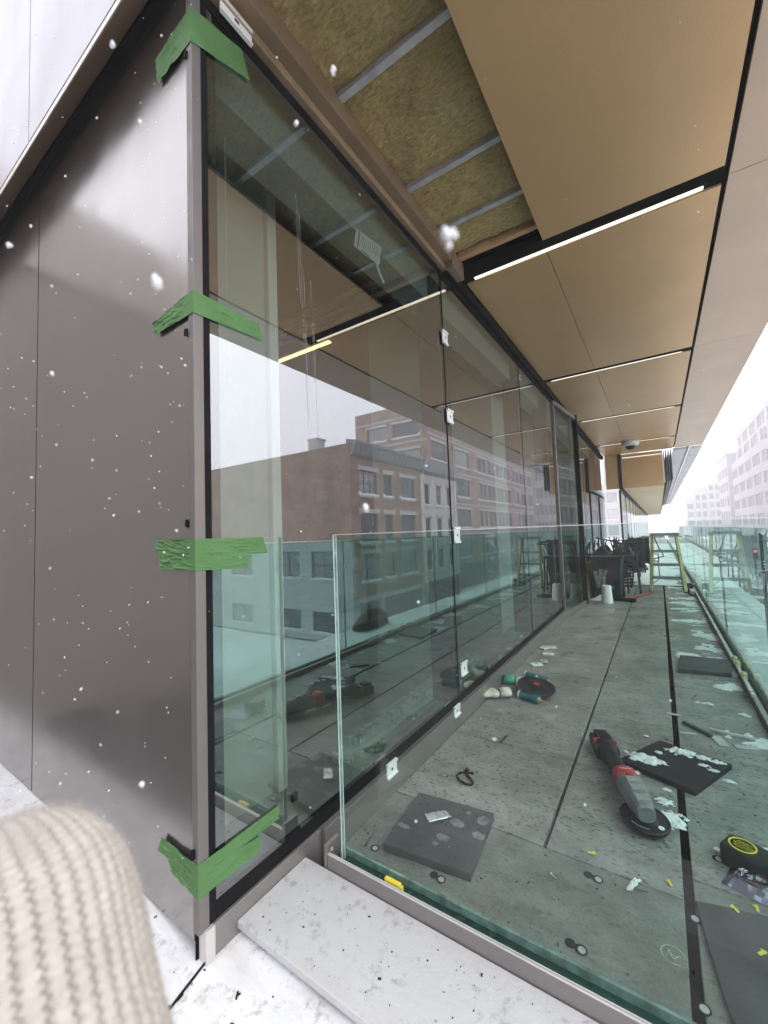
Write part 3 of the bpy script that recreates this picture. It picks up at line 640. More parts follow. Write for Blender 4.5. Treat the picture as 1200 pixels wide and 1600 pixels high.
# melting snow patches on the right strip of the deck
def patches(x0, x1, y0, y1, nx, ny, thr, sc, hmax, seed, ramp_y=None):
    g = G(); idx = {}
    def h(i, j):
        x = x0 + (x1 - x0) * i / nx; y = y0 + (y1 - y0) * j / ny
        f = noise.fractal(V((x * sc[0], y * sc[1], seed)), 0.7, 2.1, 6)
        e = min((x - x0), (x1 - x)) / (x1 - x0); t = thr + (0.25 if e < 0.03 else 0)
        if ramp_y: t += ramp_y(x, y)
        return x, y, f - t
    hs = [[h(i, j) for i in range(nx + 1)] for j in range(ny + 1)]
    for j in range(ny):
        for i in range(nx):
            q = [hs[j][i], hs[j][i + 1], hs[j + 1][i + 1], hs[j + 1][i]]
            if max(p[2] for p in q) > 0:
                ids = []
                for (jj, ii) in ((j, i), (j, i + 1), (j + 1, i + 1), (j + 1, i)):
                    if (jj, ii) not in idx:
                        p = hs[jj][ii]; idx[(jj, ii)] = len(g.v); g.v.append((p[0], p[1], 0.002 + max(-0.006, min(hmax, p[2] * hmax * 2.2))))
                    ids.append(idx[(jj, ii)])
                g.f.append(tuple(ids)); g.m.append(0)
    return g
g = patches(0.05, 0.405, 2.6, 9.0, 50, 460, 0.10, (3.0, 3.8), 0.012, 11.3, lambda x, y: 0.36 + 0.16 * noise.noise(V((x * 30, y * 30, 2))) - 0.9 * max(0, x - 0.08) + (0.30 if y < 3.2 else 0) - 0.12 * max(0, min(1, (y - 5) / 3)))
obj('snow', g, M_slush, kind='stuff', smooth=True)
g = patches(-0.60, 0.40, 9.0, 30, 30, 420, -0.35, (2.4, 2.0), 0.015, 4.3)
obj('snow', g, M_snowclean, kind='stuff', smooth=True)
#@@OBJECTS
# ================================================================== BUILDINGS ACROSS THE STREET
X, Y_ = V((1, 0, 0)), V((0, 1, 0))
def fb(g, F, a0, a1, b0, b1, z0, z1, mi=0):
    o, u, n = F; c = V((o[0], o[1], 0)) + u * ((a0 + a1) / 2) + n * ((b0 + b1) / 2); c.z = (z0 + z1) / 2
    return g.obox(c, u, n, Z, (a1 - a0) / 2, (b1 - b0) / 2, (z1 - z0) / 2, mi)
def pierced(g, F, W0, W1, z0, z1, cols, rows, th=0.3):
    z = z0
    for r0, r1 in sorted(rows):
        fb(g, F, W0, W1, -th, 0, z, r0); a = W0
        for c0, c1 in sorted(cols):
            fb(g, F, a, c0, -th, 0, r0, r1); a = c1
        fb(g, F, a, W1, -th, 0, r0, r1); z = r1
    fb(g, F, W0, W1, -th, 0, z, z1)
WM = {}; WR = random.Random(31)
M_blind = P('window_with_blinds', (0.30, 0.30, 0.29), 0.2, 0, 0.35, 1.2, stretch=(1, 1, 5)); M_blind2 = P('window_half_blind', (0.16, 0.17, 0.17), 0.1, 0, 0.6, 0.9)  # pane tones varied at random for blinds
def window(root, F, a0, a1, z0, z1, nv=2, nh=2, stone=M_stone, snow=True, lintel=True, depth=0.18, frame=M_dark):
    o, u, n = F; w, h = a1 - a0, z1 - z0
    key = (round(w, 3), round(h, 3), nv, nh, tuple(u), tuple(n), stone.name, snow, lintel, frame.name)
    L = ((0, 0), u, n)
    if key not in WM:
        g = G(); t = 0.07
        for x0, x1, q0, q1 in ((0, t, 0, h), (w - t, w, 0, h), (t, w - t, 0, t), (t, w - t, h - t, h)): fb(g, L, x0, x1, -depth - 0.04, -depth + 0.03, q0, q1)
        for k in range(1, nv): fb(g, L, w * k / nv - 0.035, w * k / nv + 0.035, -depth - 0.03, -depth + 0.02, t, h - t)
        for k in range(1, nh): fb(g, L, t, w - t, -depth - 0.028, -depth + 0.018, h * k / nh - 0.03, h * k / nh + 0.03)
        fb(g, L, -0.12, w + 0.12, -0.1, 0.10, -0.16, -0.002, 1)
        if lintel: fb(g, L, -0.15, w + 0.15, -0.05, 0.07, h + 0.002, h + 0.34, 1); fb(g, L, -0.24, -0.1, -0.05, 0.10, h - 0.1, h + 0.42, 1); fb(g, L, w + 0.1, w + 0.24, -0.05, 0.10, h - 0.1, h + 0.42, 1)
        if snow: fb(g, L, -0.14, w + 0.14, -0.02, 0.16, -0.001, 0.13, 2); fb(g, L, -0.26, -0.02, -0.02, 0.14, 0.0, 0.26, 2); fb(g, L, w * 0.3, w * 0.8, -0.02, 0.15, 0.13, 0.17, 2)
        me = bpy.data.meshes.new('window'); me.from_pydata(g.v, [], g.f)
        for m in (frame, stone, M_snowclean): me.materials.append(m)
        me.polygons.foreach_set('material_index', g.m)
        g = G(); fb(g, L, 0.02, w - 0.02, -depth - 0.035, -depth - 0.015, 0.02, h - 0.02); mp = bpy.data.meshes.new('pane'); mp.from_pydata(g.v, [], g.f); mp.materials.append(M_winglass)
        WM[key] = (me, mp)
    me, mp = WM[key]; p = V((o[0], o[1], 0)) + u * a0; p.z = z0
    w_ = link('window', me, root, p - wloc(root)); pn = link('pane', mp, w_)
    if WR.random() < 0.4: pn.material_slots[0].link = 'OBJECT'; pn.material_slots[0].material = WR.choice((M_blind, M_blind2))
    return w_
def front(root, F, W0, W1, z0, z1, cols, rows, wall, th=0.3, **kw):
    g = G(); pierced(g, F, W0, W1, z0, z1, cols, rows, th); obj('wall', g, wall, root)
    for c in cols:
        for r in rows: window(root, F, c[0], c[1], r[0], r[1], **kw)
# brick house with pressed metal cornice and a half rendered gable
b = thing('brick_building', 'three storey brown brick house with curved metal cornice mirrored in the first pane', 'building', (17, 30, -7))
F1 = ((17, 24.3), Y_, -X); F2 = ((17, 24), X, -Y_)
front(b, F1, 0, 10.7, -3.6, 7.2, [(0.9, 3.2), (4.3, 5.5), (6.9, 9.4)], [(-2.5, -0.3), (0.5, 2.9), (4.3, 6.3)], M_brick, nv=3, nh=2)
g = G(); fb(g, F2, 0, 20, -0.3, 0, 0.85, 8.2); obj('gable', g, M_brickg, b)
front(b, F2, 0, 20, -7, 0.80, [(1.7, 4.2), (5.5, 8.3), (11.5, 14.5)], [(-6.4, -4.7), (-2.2, 0.0)], M_render, nv=2, nh=2, stone=M_render, lintel=False)
g = G(); fb(g, F2, -0.05, 20, -0.1, 0.08, 0.801, 0.86); obj('snow_cap', g, M_snowclean, b)
g = G(); g.box(17.35, 37, 24.35, 34.95, -7, 7.9); obj('core', g, M_brickg, b)
g = G(); prof = [(17.0, 7.2), (16.72, 7.35), (16.55, 7.7), (16.42, 8.1), (16.3, 8.15), (16.3, 8.35), (17.3, 8.55), (17.3, 7.2)]
g.prism([(x, 24.05, z) for x, z in prof], (0, 10.9, 0)); cn = obj('cornice', g, M_cornice, b, recalc=True)
for k in range(18):
    g = G(); yy = 24.2 + k * 0.62; g.prism([(x - 0.05, yy, z + 0.02) for x, z in prof[:6]] + [(17.3, yy, 8.5), (17.3, yy, 7.25)], (0, 0.09, 0)); obj('rib', g, M_cornice, cn, recalc=True)
g = G(); g.box(20.6, 21.6, 24.4, 25.3, 7.9, 9.1); g.box(20.5, 21.7, 24.35, 25.4, 9.1, 9.25); obj('chimney', g, M_stone, b)
g = G(); fb(g, F1, 0, 10.7, -0.3, 0.0, -4.0, -3.6); fb(g, F1, 0, 0.5, -0.3, 0, -7, -4); fb(g, F1, 10.2, 10.7, -0.3, 0, -7, -4); fb(g, F1, 3.4, 3.8, -0.3, 0, -7, -4); obj('shop_surround', g, M_stone, b)
g = G(); fb(g, F1, 0.5, 3.4, -0.25, -0.2, -7, -4); fb(g, F1, 3.8, 10.2, -0.25, -0.2, -7, -4); obj('shop_window', g, M_winglass, b)
# pale row house
b = thing('row_house', 'pale painted row house with dark sloping cornice beside the brown brick house', 'building', (17, 39, -7))
F = ((17, 35.05), Y_, -X)
front(b, F, 0, 8.4, -3.6, 7.0, [(0.7, 1.8), (3.3, 4.4), (5.9, 7.0)], [(-2.6, -0.5), (0.5, 2.7), (3.9, 6.1)], M_rowwhite, nv=2, nh=2)
g = G(); g.prism([(x, 35.06, z) for x, z in ((17.0, 7.0), (16.6, 7.3), (16.8, 8.7), (17.3, 8.9), (17.3, 7.0))], (0, 8.38, 0)); obj('cornice', g, M_cornice, b, recalc=True)
g = G(); g.box(17.35, 33, 35.06, 43.4, -7, 8.4); obj('core', g, M_brickg, b)
g = G(); fb(g, F, 0, 8.4, -0.3, 0.0, -7, -3.6); obj('shop_front', g, M_dark, b)
# large brick block set back from the street
b = thing('brick_block', 'large pinkish brick block with stone bands mirrored behind the metal cornice', 'building', (22, 66, -7))
F = ((22, 46.3), Y_, -X); F2 = ((22, 46), X, -Y_)
RW = [(-2.6, 0.2), (1.8, 4.6), (6.3, 9.1), (10.8, 13.4), (15.0, 17.2)]
cols = [(1.2, 5.6), (9.0, 13.8)] + [c for k in range(4) for c in ((17.6 + k * 4.6, 19.2 + k * 4.6), (19.7 + k * 4.6, 21.2 + k * 4.6))] + [(37.2 + k * 5.4, 40.8 + k * 5.4) for k in range(3)]
front(b, F, 0, 53, -3.4, 21, cols, RW, M_brickp, nv=3, nh=1)
front(b, F2, 0, 11.2, -7, 18.3, [(1.0, 5.0), (6.1, 9.1)], [(2.4, 4.4), (6.4, 8.4), (10.2, 12.2), (13.9, 15.9)], M_brickp, nv=3, nh=1)
g = G()
for z in (-3.5, 0.8, 5.2, 9.7, 14.1, 17.8): fb(g, F, -0.02, 53.02, -0.2, 0.07, z, z + 0.24)
for z in (9.35, 13.1, 16.5): fb(g, F2, -0.05, 11.25, -0.2, 0.07, z, z + 0.24)
obj('stone_band', g, M_stone, b, kind='stuff')
g = G(); fb(g, F, 0, 53, -0.3, -0.02, -7, -3.52); obj('shop_front', g, M_dark, b)
g = G(); g.box(22.35, 33.1, 46.35, 99.2, -7, 18.1); obj('core', g, M_brickp, b)
# pale building with rounded corner, seen directly
b = thing('rounded_building', 'hazy pale building with rounded corner and ribbon windows at the right edge', 'building', (22, 104, -7))
def rounded(x0, y0, inset):
    pts = []; r = 9 - inset
    cx, cyy = x0 + 9, y0 + 9
    for k in range(13):
        a = math.pi + (math.pi / 2) * k / 12; pts.append((cx + r * math.cos(a), cyy + r * math.sin(a)))
    return [(x0 + inset, y0 + 45)] + pts + [(x0 + 45, y0 + inset), (x0 + 45, y0 + 45)]
zz = [(-7, -3.4), (-1.2, 0.6), (2.9, 4.6), (6.9, 8.6), (10.9, 12.6), (14.9, 16.8), (19.2, 20.6), (23.2, 24.4)]
for k, (z0, z1) in enumerate(zz):
    g = G(); ins = 0.0 if k < 6 else 1.2
    g.prism([(x, y, z0) for x, y in rounded(17.2, 98, ins)], (0, 0, z1 - z0)); obj('wall_band', g, M_concrete, b, recalc=True)
    if k + 1 < len(zz):
        n1 = zz[k + 1][0]; g = G(); g.prism([(x, y, z1 + 0.01) for x, y in rounded(17.2, 98, ins + 0.3)], (0, 0, n1 - z1 - 0.02)); wb = obj('window_band', g, M_winglass, b, recalc=True)
        g = G(); pts = rounded(17.2, 98, ins + 0.22)[1:14]
        for x, y in pts: g.box(x - 0.09, x + 0.09, y - 0.09, y + 0.09, z1 + 0.012, n1 - 0.012)
        for j in range(12): g.box(17.2 + ins + 0.1, 17.2 + ins + (0.32 if j % 3 else 0.05) + 0.1, 107 + j * 3 - (0.1 if j % 3 else 1.1), 107 + j * 3 + (0.1 if j % 3 else 1.1), z1 + 0.012, n1 - 0.012)
        zmid = (z1 + n1) / 2
        for p, q in zip(pts, pts[1:]): g.bar((p[0], p[1], zmid), (q[0], q[1], zmid), 0.1, 0.12)
        obj('mullion', g, M_concrete, wb, kind='stuff')
b = thing('annex_building', 'lower hazy pale annex with square windows behind the rounded building', 'building', (17, 155, -7))
F = ((16.4, 144), Y_, -X)
front(b, F, 0, 22, -7, 19.5, [(1.5, 5), (7, 10.5), (12.5, 16), (17.5, 20.5)], [(-2 + 4 * k, 0.6 + 4 * k) for k in range(5)], M_concrete, nv=2, nh=2, snow=False, lintel=False)
g = G(); g.box(16.75, 45, 144.05, 165.9, -7, 19.3); g.box(16.1, 45.1, 143.7, 166.2, 19.52, 20.2); obj('core', g, M_concrete, b)
b = thing('stepped_tower', 'very faint stepped stone tower far down the street', 'building', (17, 178, -7))
for x0, x1, y0, zt in ((14.5, 23, 176, 17.5), (11, 14.4, 179, 14.0), (8.6, 10.9, 182, 11.0)):
    F = ((x0, y0), X, -Y_); n = int((x1 - x0) / 1.5); st = (x1 - x0) / n
    front(b, F, 0, x1 - x0, -7, zt, [(k * st + 0.28, (k + 1) * st - 0.28) for k in range(n)], [(-5 + 2.9 * k, -3.2 + 2.9 * k) for k in range(int((zt + 5) / 2.9))], M_stone, nv=1, nh=2, snow=False, lintel=False)
    g = G(); g.box(x0 + 0.01, x1 - 0.01, y0 + 0.35, y0 + 20, -7, zt - 0.1); obj('core', g, M_stone, b)
b = thing('added_office_block', 'added pale office block standing in for buildings mirrored in the far glass', 'building', (-18, 96, -7))  # added block stands in for the pale reflection of buildings in the glass
F = ((-30, 96), X, -Y_)
front(b, F, 0, 27, -7, 22, [(1 + 2.9 * k, 2.9 + 2.9 * k) for k in range(9)], [(-4 + 3.4 * k, -1.9 + 3.4 * k) for k in range(7)], M_concrete, nv=2, nh=1, snow=False, lintel=False)
g = G(); g.box(-29.99, -3.01, 96.35, 120, -7, 21.8); obj('core', g, M_concrete, b)
# ---- street things
def make_car(label, col, loc, rz, group='cars standing in the snowy street'):
    t = thing('parked_car', label, 'car', loc, rz, group)
    m = P('car_paint_%s' % label[:6].strip(), col, 0.25, 0.2, 0.05)
    pr = [(-2.2, 0.35), (-2.25, 0.75), (-2.0, 0.95), (-1.2, 1.0), (-0.6, 1.42), (0.9, 1.45), (1.6, 1.05), (2.1, 0.95), (2.25, 0.6), (2.2, 0.35)]
    g = G(); g.prism([(x, -0.86, z) for x, z in pr], (0, 1.72, 0)); obj('body', g, m, t, bev=0.08, local=True, recalc=True)
    g = G(); g.prism([(x, -0.87, z) for x, z in ((-1.05, 1.02), (-0.55, 1.36), (0.85, 1.39), (1.4, 1.05))], (0, 1.74, 0)); obj('side_window', g, M_winglass, t, local=True, recalc=True)
    g = G(); g.prism([(-1.24, -0.72, 1.02), (-0.66, -0.68, 1.41), (-0.66, 0.68, 1.41), (-1.24, 0.72, 1.02)], (-0.02, 0, 0.02)); obj('windscreen', g, M_winglass, t, local=True, recalc=True)
    g = G(); g.prism([(-0.6, -0.7, 1.44), (0.9, -0.7, 1.47), (0.9, 0.7, 1.47), (-0.6, 0.7, 1.44)], (0, 0, 0.09)); obj('roof_snow', g, M_snowclean, t, local=True, bev=0.04)
    for x in (-1.4, 1.4):
        for s in (-1, 1):
            g = G(); g.cyl((x, s * 0.72, 0.33), (x, s * 0.9, 0.33), 0.33, n=16); wh = obj('wheel', g, M_rubber, t, local=True); g = G(); g.cyl((x, s * 0.9, 0.33), (x, s * 0.91, 0.33), 0.2, n=12); obj('rim', g, M_galv, wh, local=True)
    for s in (-1, 1):
        g = G(); g.box(-2.28, -2.2, s * 0.62 - 0.16, s * 0.62 + 0.16, 0.65, 0.78); obj('headlight', g, M_clip, t, local=True)
        g = G(); g.box(2.2, 2.28, s * 0.65 - 0.14, s * 0.65 + 0.14, 0.7, 0.84); obj('tail_light', g, M_red, t, local=True)
    return t
make_car('white car with dark windows on the street by the right edge', (0.75, 0.75, 0.76), (7.3, 48.5, -7.05), math.radians(95))
make_car('dark car parked farther down the snowy street', (0.04, 0.045, 0.05), (5.4, 62, -7.05), math.radians(90))
make_car('grey car parked by the opposite pavement', (0.3, 0.31, 0.33), (12.2, 58, -7.05), math.radians(-90))
make_car('red car parked by the opposite pavement farther off', (0.3, 0.02, 0.02), (12.2, 76, -7.05), math.radians(-90))
t = thing('traffic_light', 'traffic light showing red above the distant snowy street', 'traffic light', (7.9, 55.5, -7.1))
g = G(); g.cyl((7.9, 55.5, -7.1), (7.9, 55.5, -1.6), 0.09, 0.07, 10); obj('pole', g, M_dark, t)
g = G(); g.box(7.72, 8.08, 55.2, 55.42, -2.6, -1.55); hd = obj('head', g, M_dark, t, bev=0.03)
g = G(); g.cyl((7.9, 55.19, -1.83), (7.9, 55.15, -1.83), 0.13, n=14); obj('red_lamp', g, emit_mat('red_signal', (1, 0.05, 0.08), 4), hd)
for k in (1, 2):
    g = G(); g.cyl((7.9, 55.19, -1.83 - 0.31 * k), (7.9, 55.15, -1.83 - 0.31 * k), 0.12, n=14); obj('unlit_lamp', g, M_black, hd)
def tree(x, y, h, label, sd):
    rnd = random.Random(sd); t = thing('bare_tree', label, 'tree', (x, y, -7.1), 0, 'bare street trees')
    tr = G(); tr.cyl((x, y, -7.1), (x, y, -7.1 + h * 0.45), 0.16, 0.10, 8); obj('trunk', tr, M_bark, t)
    cr = G()
    def br(p, d, L, r, k):
        q = p + d * L; cr.cyl(p, q, r, r * 0.6, 5, 0, False)
        if k:
            for j in range(3):
                dd = (d + V((rnd.uniform(-0.7, 0.7), rnd.uniform(-0.7, 0.7), rnd.uniform(-0.1, 0.5)))).normalized(); br(q if j else p.lerp(q, 0.6), dd, L * rnd.uniform(0.6, 0.8), r * 0.55, k - 1)
    for j in range(4): br(V((x, y, -7.1 + h * (0.36 + 0.03 * j))), V((math.cos(j * 1.6), math.sin(j * 1.6), 1.1)).normalized(), h * 0.22, 0.07, 4)
    obj('crown', cr, M_bark, t)
tree(3.4, 66, 7.5, 'nearest bare street tree beyond the green glass guard', 1)
tree(3.6, 78, 7.0, 'second bare street tree down the snowy street', 2)
tree(14.2, 72, 7.5, 'bare street tree in front of the pinkish brick block', 3)

# ================================================================== THINGS ON AND BY THE FACADE
def tape(name, label, strips, base):
    """green tape wrapped round the corner post: each strip = left end (top, bottom), corner (top, bottom), right end (top, bottom) in pixels of the photograph"""
    t = None
    for k, (l0, l1, c0, c1, r0, r1) in enumerate(strips):
        off = 0.0012 + 0.0009 * k
        yw, xf = 0.6255 - off, -1.0295 + off
        A0, A1 = ony(*l0, yw), ony(*l1, yw); z0, z1 = onx(*c0, xf).z, onx(*c1, xf).z
        B0, B1 = onx(*r0, xf), onx(*r1, xf); C0, C1 = V((xf, yw, z0)), V((xf, yw, z1))
        rnd = random.Random(len(label) + k); sd = rnd.uniform(0, 50)
        def fn(u, v):
            if u < 0.5:
                p = A0.lerp(C0, u * 2).lerp(A1.lerp(C1, u * 2), v); n = V((0, -1, 0)); f = 1 - u * 2
            else:
                p = C0.lerp(B0, u * 2 - 1).lerp(C1.lerp(B1, u * 2 - 1), v); n = V((1, 0, 0)); f = u * 2 - 1
            w = (max(0, noise.noise(V((u * 7 + v * 3 + sd, v * 6 - u * 4, 1))) - 0.02) * 0.008 + max(0, 0.12 - abs(noise.noise(V((u * 9 + v * 4 + sd, v * 3 - u * 7, 9))))) * 0.016) * min(1, f * 2.5) * (1.0 if u < 0.5 else 0.55)
            if u in (0.0, 1.0):
                p = p + (A0 - C0 if u == 0 else B0 - C0).normalized() * (0.004 * noise.noise(V((v * 7 + sd, u * 3, 4))))
            return p + n * w
        g = G(); g.grid(fn, 48, 10)
        if t is None and len(strips) > 1: t = thing(name, label, 'tape', base)
        o = obj('strip' if t else name, g, M_tape, t, base=base)
        sm = o.modifiers.new('thick', 'SOLIDIFY'); sm.thickness = 0.0004
        if t is None: tag(o, label, 'tape')
        o_ = t or o
    o_['group'] = 'green masking tape on the corner post'
cb = V((-1.03, 0.625, 0))
tape('masking_tape', 'topmost green tape wrapped over the corner post under the soffit', [((301, 18), (301, 18), (301, 14), (301, 68), (388, 88), (392, 128))][:0] + [((243, 95), (247, 132), (302, 15), (302, 68), (378, 78), (390, 127))], cb + V((0, 0, 2.6)))
tape('masking_tape', 'second green tape from the top, crinkled on its metal wall end', [((239, 505), (243, 524), (307, 455), (306, 490), (404, 507), (411, 532))], cb + V((0, 0, 1.8)))
tape('masking_tape', 'level doubled green tape at the height of the guard top', [((242, 844), (246, 868), (312, 842), (312, 869), (411, 839), (418, 864)), ((250, 866), (250, 889), (312, 863), (312, 891), (392, 868), (386, 888))], cb + V((0, 0, 1.05)))
tape('masking_tape', 'lowest doubled green tape forming a V near the post foot', [((253, 1307), (247, 1328), (318, 1346), (318, 1369), (437, 1257), (435, 1279)), ((262, 1340), (270, 1363), (317, 1364), (317, 1401), (409, 1303), (405, 1329))], cb + V((0, 0, 0.2)))
def clip_black(px, py, label):
    p = ony(px, py, 0.626); g = G(); g.prism([p + V((0.004, 0, 0.011)), p + V((0.004, 0, -0.012)), p + V((-0.008, -0.0, -0.007)), p + V((-0.004, 0, 0.011))], (0, -0.007, 0)); tag(obj('black_clip', g, M_black, base=p, recalc=True), label, 'clip', 'black clips on the corner post')
clip_black(292, 87, 'black clip on the corner post under the topmost green tape')
clip_black(293, 521, 'black wedge clip on the corner post just below the second green tape')
clip_black(295, 818, 'black clip on the corner post above the level green tape')
clip_black(304, 1334, 'black clip on the corner post touching the lowest green tape')
def clip_white(px, py, w, h, tilt, label):
    """folded plastic setting clip hooked on the facade: plate, ridges, slot"""
    p = onx(px, py, -1.0085 if py > 1090 or py < 70 else -1.022)
    t = thing('setting_clip', label, 'clip', p, 0, 'white setting clips on the facade')
    u = V((0, math.cos(tilt), math.sin(tilt))); v = V((0, -math.sin(tilt), math.cos(tilt))); n = V((1, 0, 0))
    g = G(); g.obox(p, u, v, n, w / 2, h / 2, 0.003); g.obox(p + n * 0.006 + v * (h * 0.42), u, v, n, w / 2, h * 0.07, 0.0035); g.obox(p + n * 0.006 - v * (h * 0.42), u, v, n, w / 2, h * 0.07, 0.0035); obj('plate', g, M_clip, t, bev=0.0008)
    g = G(); g.obox(p + n * 0.0036, u, v, n, w * 0.07, h * 0.08, 0.001); obj('slot', g, M_dark, t)
clip_white(369, 35, 0.115, 0.052, 0.0, 'white clip on the bronze beam above the first pane')
clip_white(695, 528, 0.07, 0.085, 0, 'upper of the two white clips high on the first glass joint')
clip_white(703, 651, 0.08, 0.085, 0, 'lower of the two white clips high on the first glass joint')
clip_white(714, 836, 0.08, 0.10, 0, 'white clip on the first glass joint at guard height')
clip_white(725, 1044, 0.085, 0.08, 0, 'white clip low on the first glass joint')
clip_white(714, 1110, 0.075, 0.06, 0.0, 'white clip on the sill at the foot of the first glass joint')
clip_white(612, 1201, 0.075, 0.062, 0.0, 'nearest white clip on the sill, seen through the front guard')
clip_white(812, 590, 0.02, 0.05, 0, 'small white clip near the top of the second glass joint')

# ================================================================== THINGS ON THE DECK
def slab(name, label, pts, th, m, cat, bev=0.003):
    b = sum((onz(*p) for p in pts), V()) / len(pts); b.z = 0.001
    t = thing(name, label, cat, b)
    top = [onz(px, py, th) for px, py in pts]; g = G(); g.prism([V((p.x, p.y, 0.001)) for p in top], (0, 0, th - 0.001)); obj('top', g, m, t, bev=bev, recalc=True); return t, top
def snowheap(px, py, z, r, sd, ry=None):
    c = onz(px, py, z); ry = ry or r * 0.6; n = 46; rr_ = 1.5; ids = {}; g = G()
    def h(i, j):
        u, v = (i / n * 2 - 1) * rr_, (j / n * 2 - 1) * rr_
        f = 1.0 - (u * u + v * v) ** 0.5 + 0.75 * noise.fractal(V((u * 1.9 + sd * 3.7, v * 1.9, sd)), 0.75, 2.1, 6)
        return u * r, v * ry, f - 0.12 + 0.10 * noise.noise(V((u * 14, v * 14, sd)))
    H = [[h(i, j) for i in range(n + 1)] for j in range(n + 1)]; hm = min(0.012, r * 0.2)
    for j in range(n):
        for i in range(n):
            if sum(H[b][a][2] > 0 for a, b in ((i, j), (i + 1, j), (i + 1, j + 1), (i, j + 1))) >= 2:
                f = []
                for a, b in ((i, j), (i + 1, j), (i + 1, j + 1), (i, j + 1)):
                    if (a, b) not in ids:
                        p = H[b][a]; ids[(a, b)] = len(g.v); k = max(-0.1, min(1, p[2] * 2.2))
                        g.v.append((c.x + p[0], c.y + p[1], z + hm * (k + 0.35 * max(0, k) * noise.noise(V((p[0] * 160, p[1] * 160, sd))))))
                    f.append(ids[(a, b)])
                g.f.append(tuple(f)); g.m.append(0)
    obj('snow', g, M_slush, kind='stuff', smooth=True)
t, _ = slab('paving_slab', 'dark grey slab with pale stains and a foil scrap nearest the front guard', [(655, 1237), (772, 1270), (735, 1365), (598, 1317)], 0.028, M_slate, 'slab')
g = G(); rnd = random.Random(4)
for px, py, rx, ry in ((715, 1286, 0.03, 0.022), (692, 1308, 0.026, 0.018), (755, 1282, 0.024, 0.028), (748, 1306, 0.024, 0.02), (630, 1290, 0.028, 0.012), (732, 1270, 0.01, 0.008), (680, 1317, 0.012, 0.01)):
    c = onz(px, py, 0.0282); n = 22; g.add([c + V((rx * math.cos(2 * math.pi * k / n) * rnd.uniform(0.8, 1.1), ry * math.sin(2 * math.pi * k / n) * rnd.uniform(0.8, 1.1), 0.0002)) for k in range(n)], [tuple(range(n))])
obj('pale_stain', g, P('pale_stain', (0.16, 0.165, 0.165), 0.7, 0, 0.5, 60), t, kind='stuff')
q_ = [onz(663, 1274, 0.03), onz(697, 1269, 0.03), onz(706, 1279, 0.03), onz(671, 1287, 0.03)]
g = G(); g.grid(lambda u, v: q_[0].lerp(q_[1], u).lerp(q_[3].lerp(q_[2], u), v) + V((0, 0, 0.004 + 0.012 * abs(noise.noise(V((u * 4, v * 4, 2)))))), 14, 8)
o = obj('foil_scrap', g, P('clear_foil', (0.55, 0.57, 0.58), 0.15, 0.4, 0.3, 40), base=q_[0], smooth=True); tag(o, 'crumpled silvery foil scrap on the near dark slab', 'scrap'); sm = o.modifiers.new('thick', 'SOLIDIFY'); sm.thickness = 0.0006
slab('rubber_mat', 'black rubber mat strewn with snow lumps beside the grinder', [(1030, 1156), (1144, 1194), (1086, 1236), (967, 1186)], 0.024, M_rubber, 'mat')
for px, py, r, s, ry in ((1008, 1186, 0.07, 1, 0.04), (1066, 1176, 0.055, 2, 0.028), (1098, 1184, 0.03, 3, 0.02), (1120, 1191, 0.03, 5, 0.015), (1100, 1196, 0.02, 6, 0.012), (1115, 1204, 0.02, 7, 0.012), (1030, 1176, 0.016, 8, 0.012)): snowheap(px, py, 0.026, r, s, ry)
for px, py, r, s, ry in ((1049, 1281, 0.058, 11, 0.05), (1038, 1253, 0.03, 12, 0.025), (1042, 1234, 0.018, 13, 0.012), (988, 1205, 0.03, 14, 0.02), (1140, 1221, 0.02, 15, 0.014), (1010, 1150, 0.012, 16, 0.008)): snowheap(px, py, 0.003, r, s, ry)
slab('paving_slab', 'dark slab lying by the street guard halfway along the deck', [(1062, 1023), (1145, 1031), (1143, 1052), (1060, 1045)], 0.03, M_slate, 'slab')
slab('rubber_mat', 'large dark mat filling the lower right corner by the tape measure', [(1086, 1406), (1215, 1434), (1290, 1700), (1160, 1612), (1142, 1590), (1110, 1490)], 0.012, M_slate, 'mat')
# angle grinder
A = onz(937, 1163); B = onz(1022, 1322); d = B - A; L = d.length
t = thing('angle_grinder', 'red and black cordless angle grinder with a round guard lying on the deck', 'grinder', (A.x, A.y, 0.0), math.atan2(d.y, d.x))
k = L / 0.67
def lb(g, x0, x1, y0, y1, z0, z1, mi=0): g.box(x0 * k, x1 * k, y0, y1, z0, z1, mi)
g = G(); lb(g, 0.005, 0.165, -0.058, 0.058, 0.006, 0.07); bt = obj('battery', g, M_blackpl, t, bev=0.012, local=True)
g = G(); lb(g, 0.015, 0.08, -0.035, 0.035, 0.07, 0.092); obj('battery_latch', g, M_blackpl, bt, bev=0.008, local=True)
g = G(); lb(g, 0.095, 0.112, -0.060, 0.060, 0.05, 0.086); obj('red_band', g, M_red, t, bev=0.006, local=True)
g = G(); ribbon(g, [V((0.102 * k, -0.03 + i * 0.01, 0.0886 + (0.0 if i % 2 else 0.0))) + V((0.004 * (i % 2), 0, 0)) for i in range(7)], 0.004, (0, 0, 1)); obj('lettering', g, M_clip, t, local=True)
ring = [(0.115, 0.05, 0.05, 0.05), (0.17, 0.046, 0.05, 0.05), (0.22, 0.034, 0.055, 0.038), (0.32, 0.033, 0.06, 0.036), (0.37, 0.045, 0.062, 0.042)]
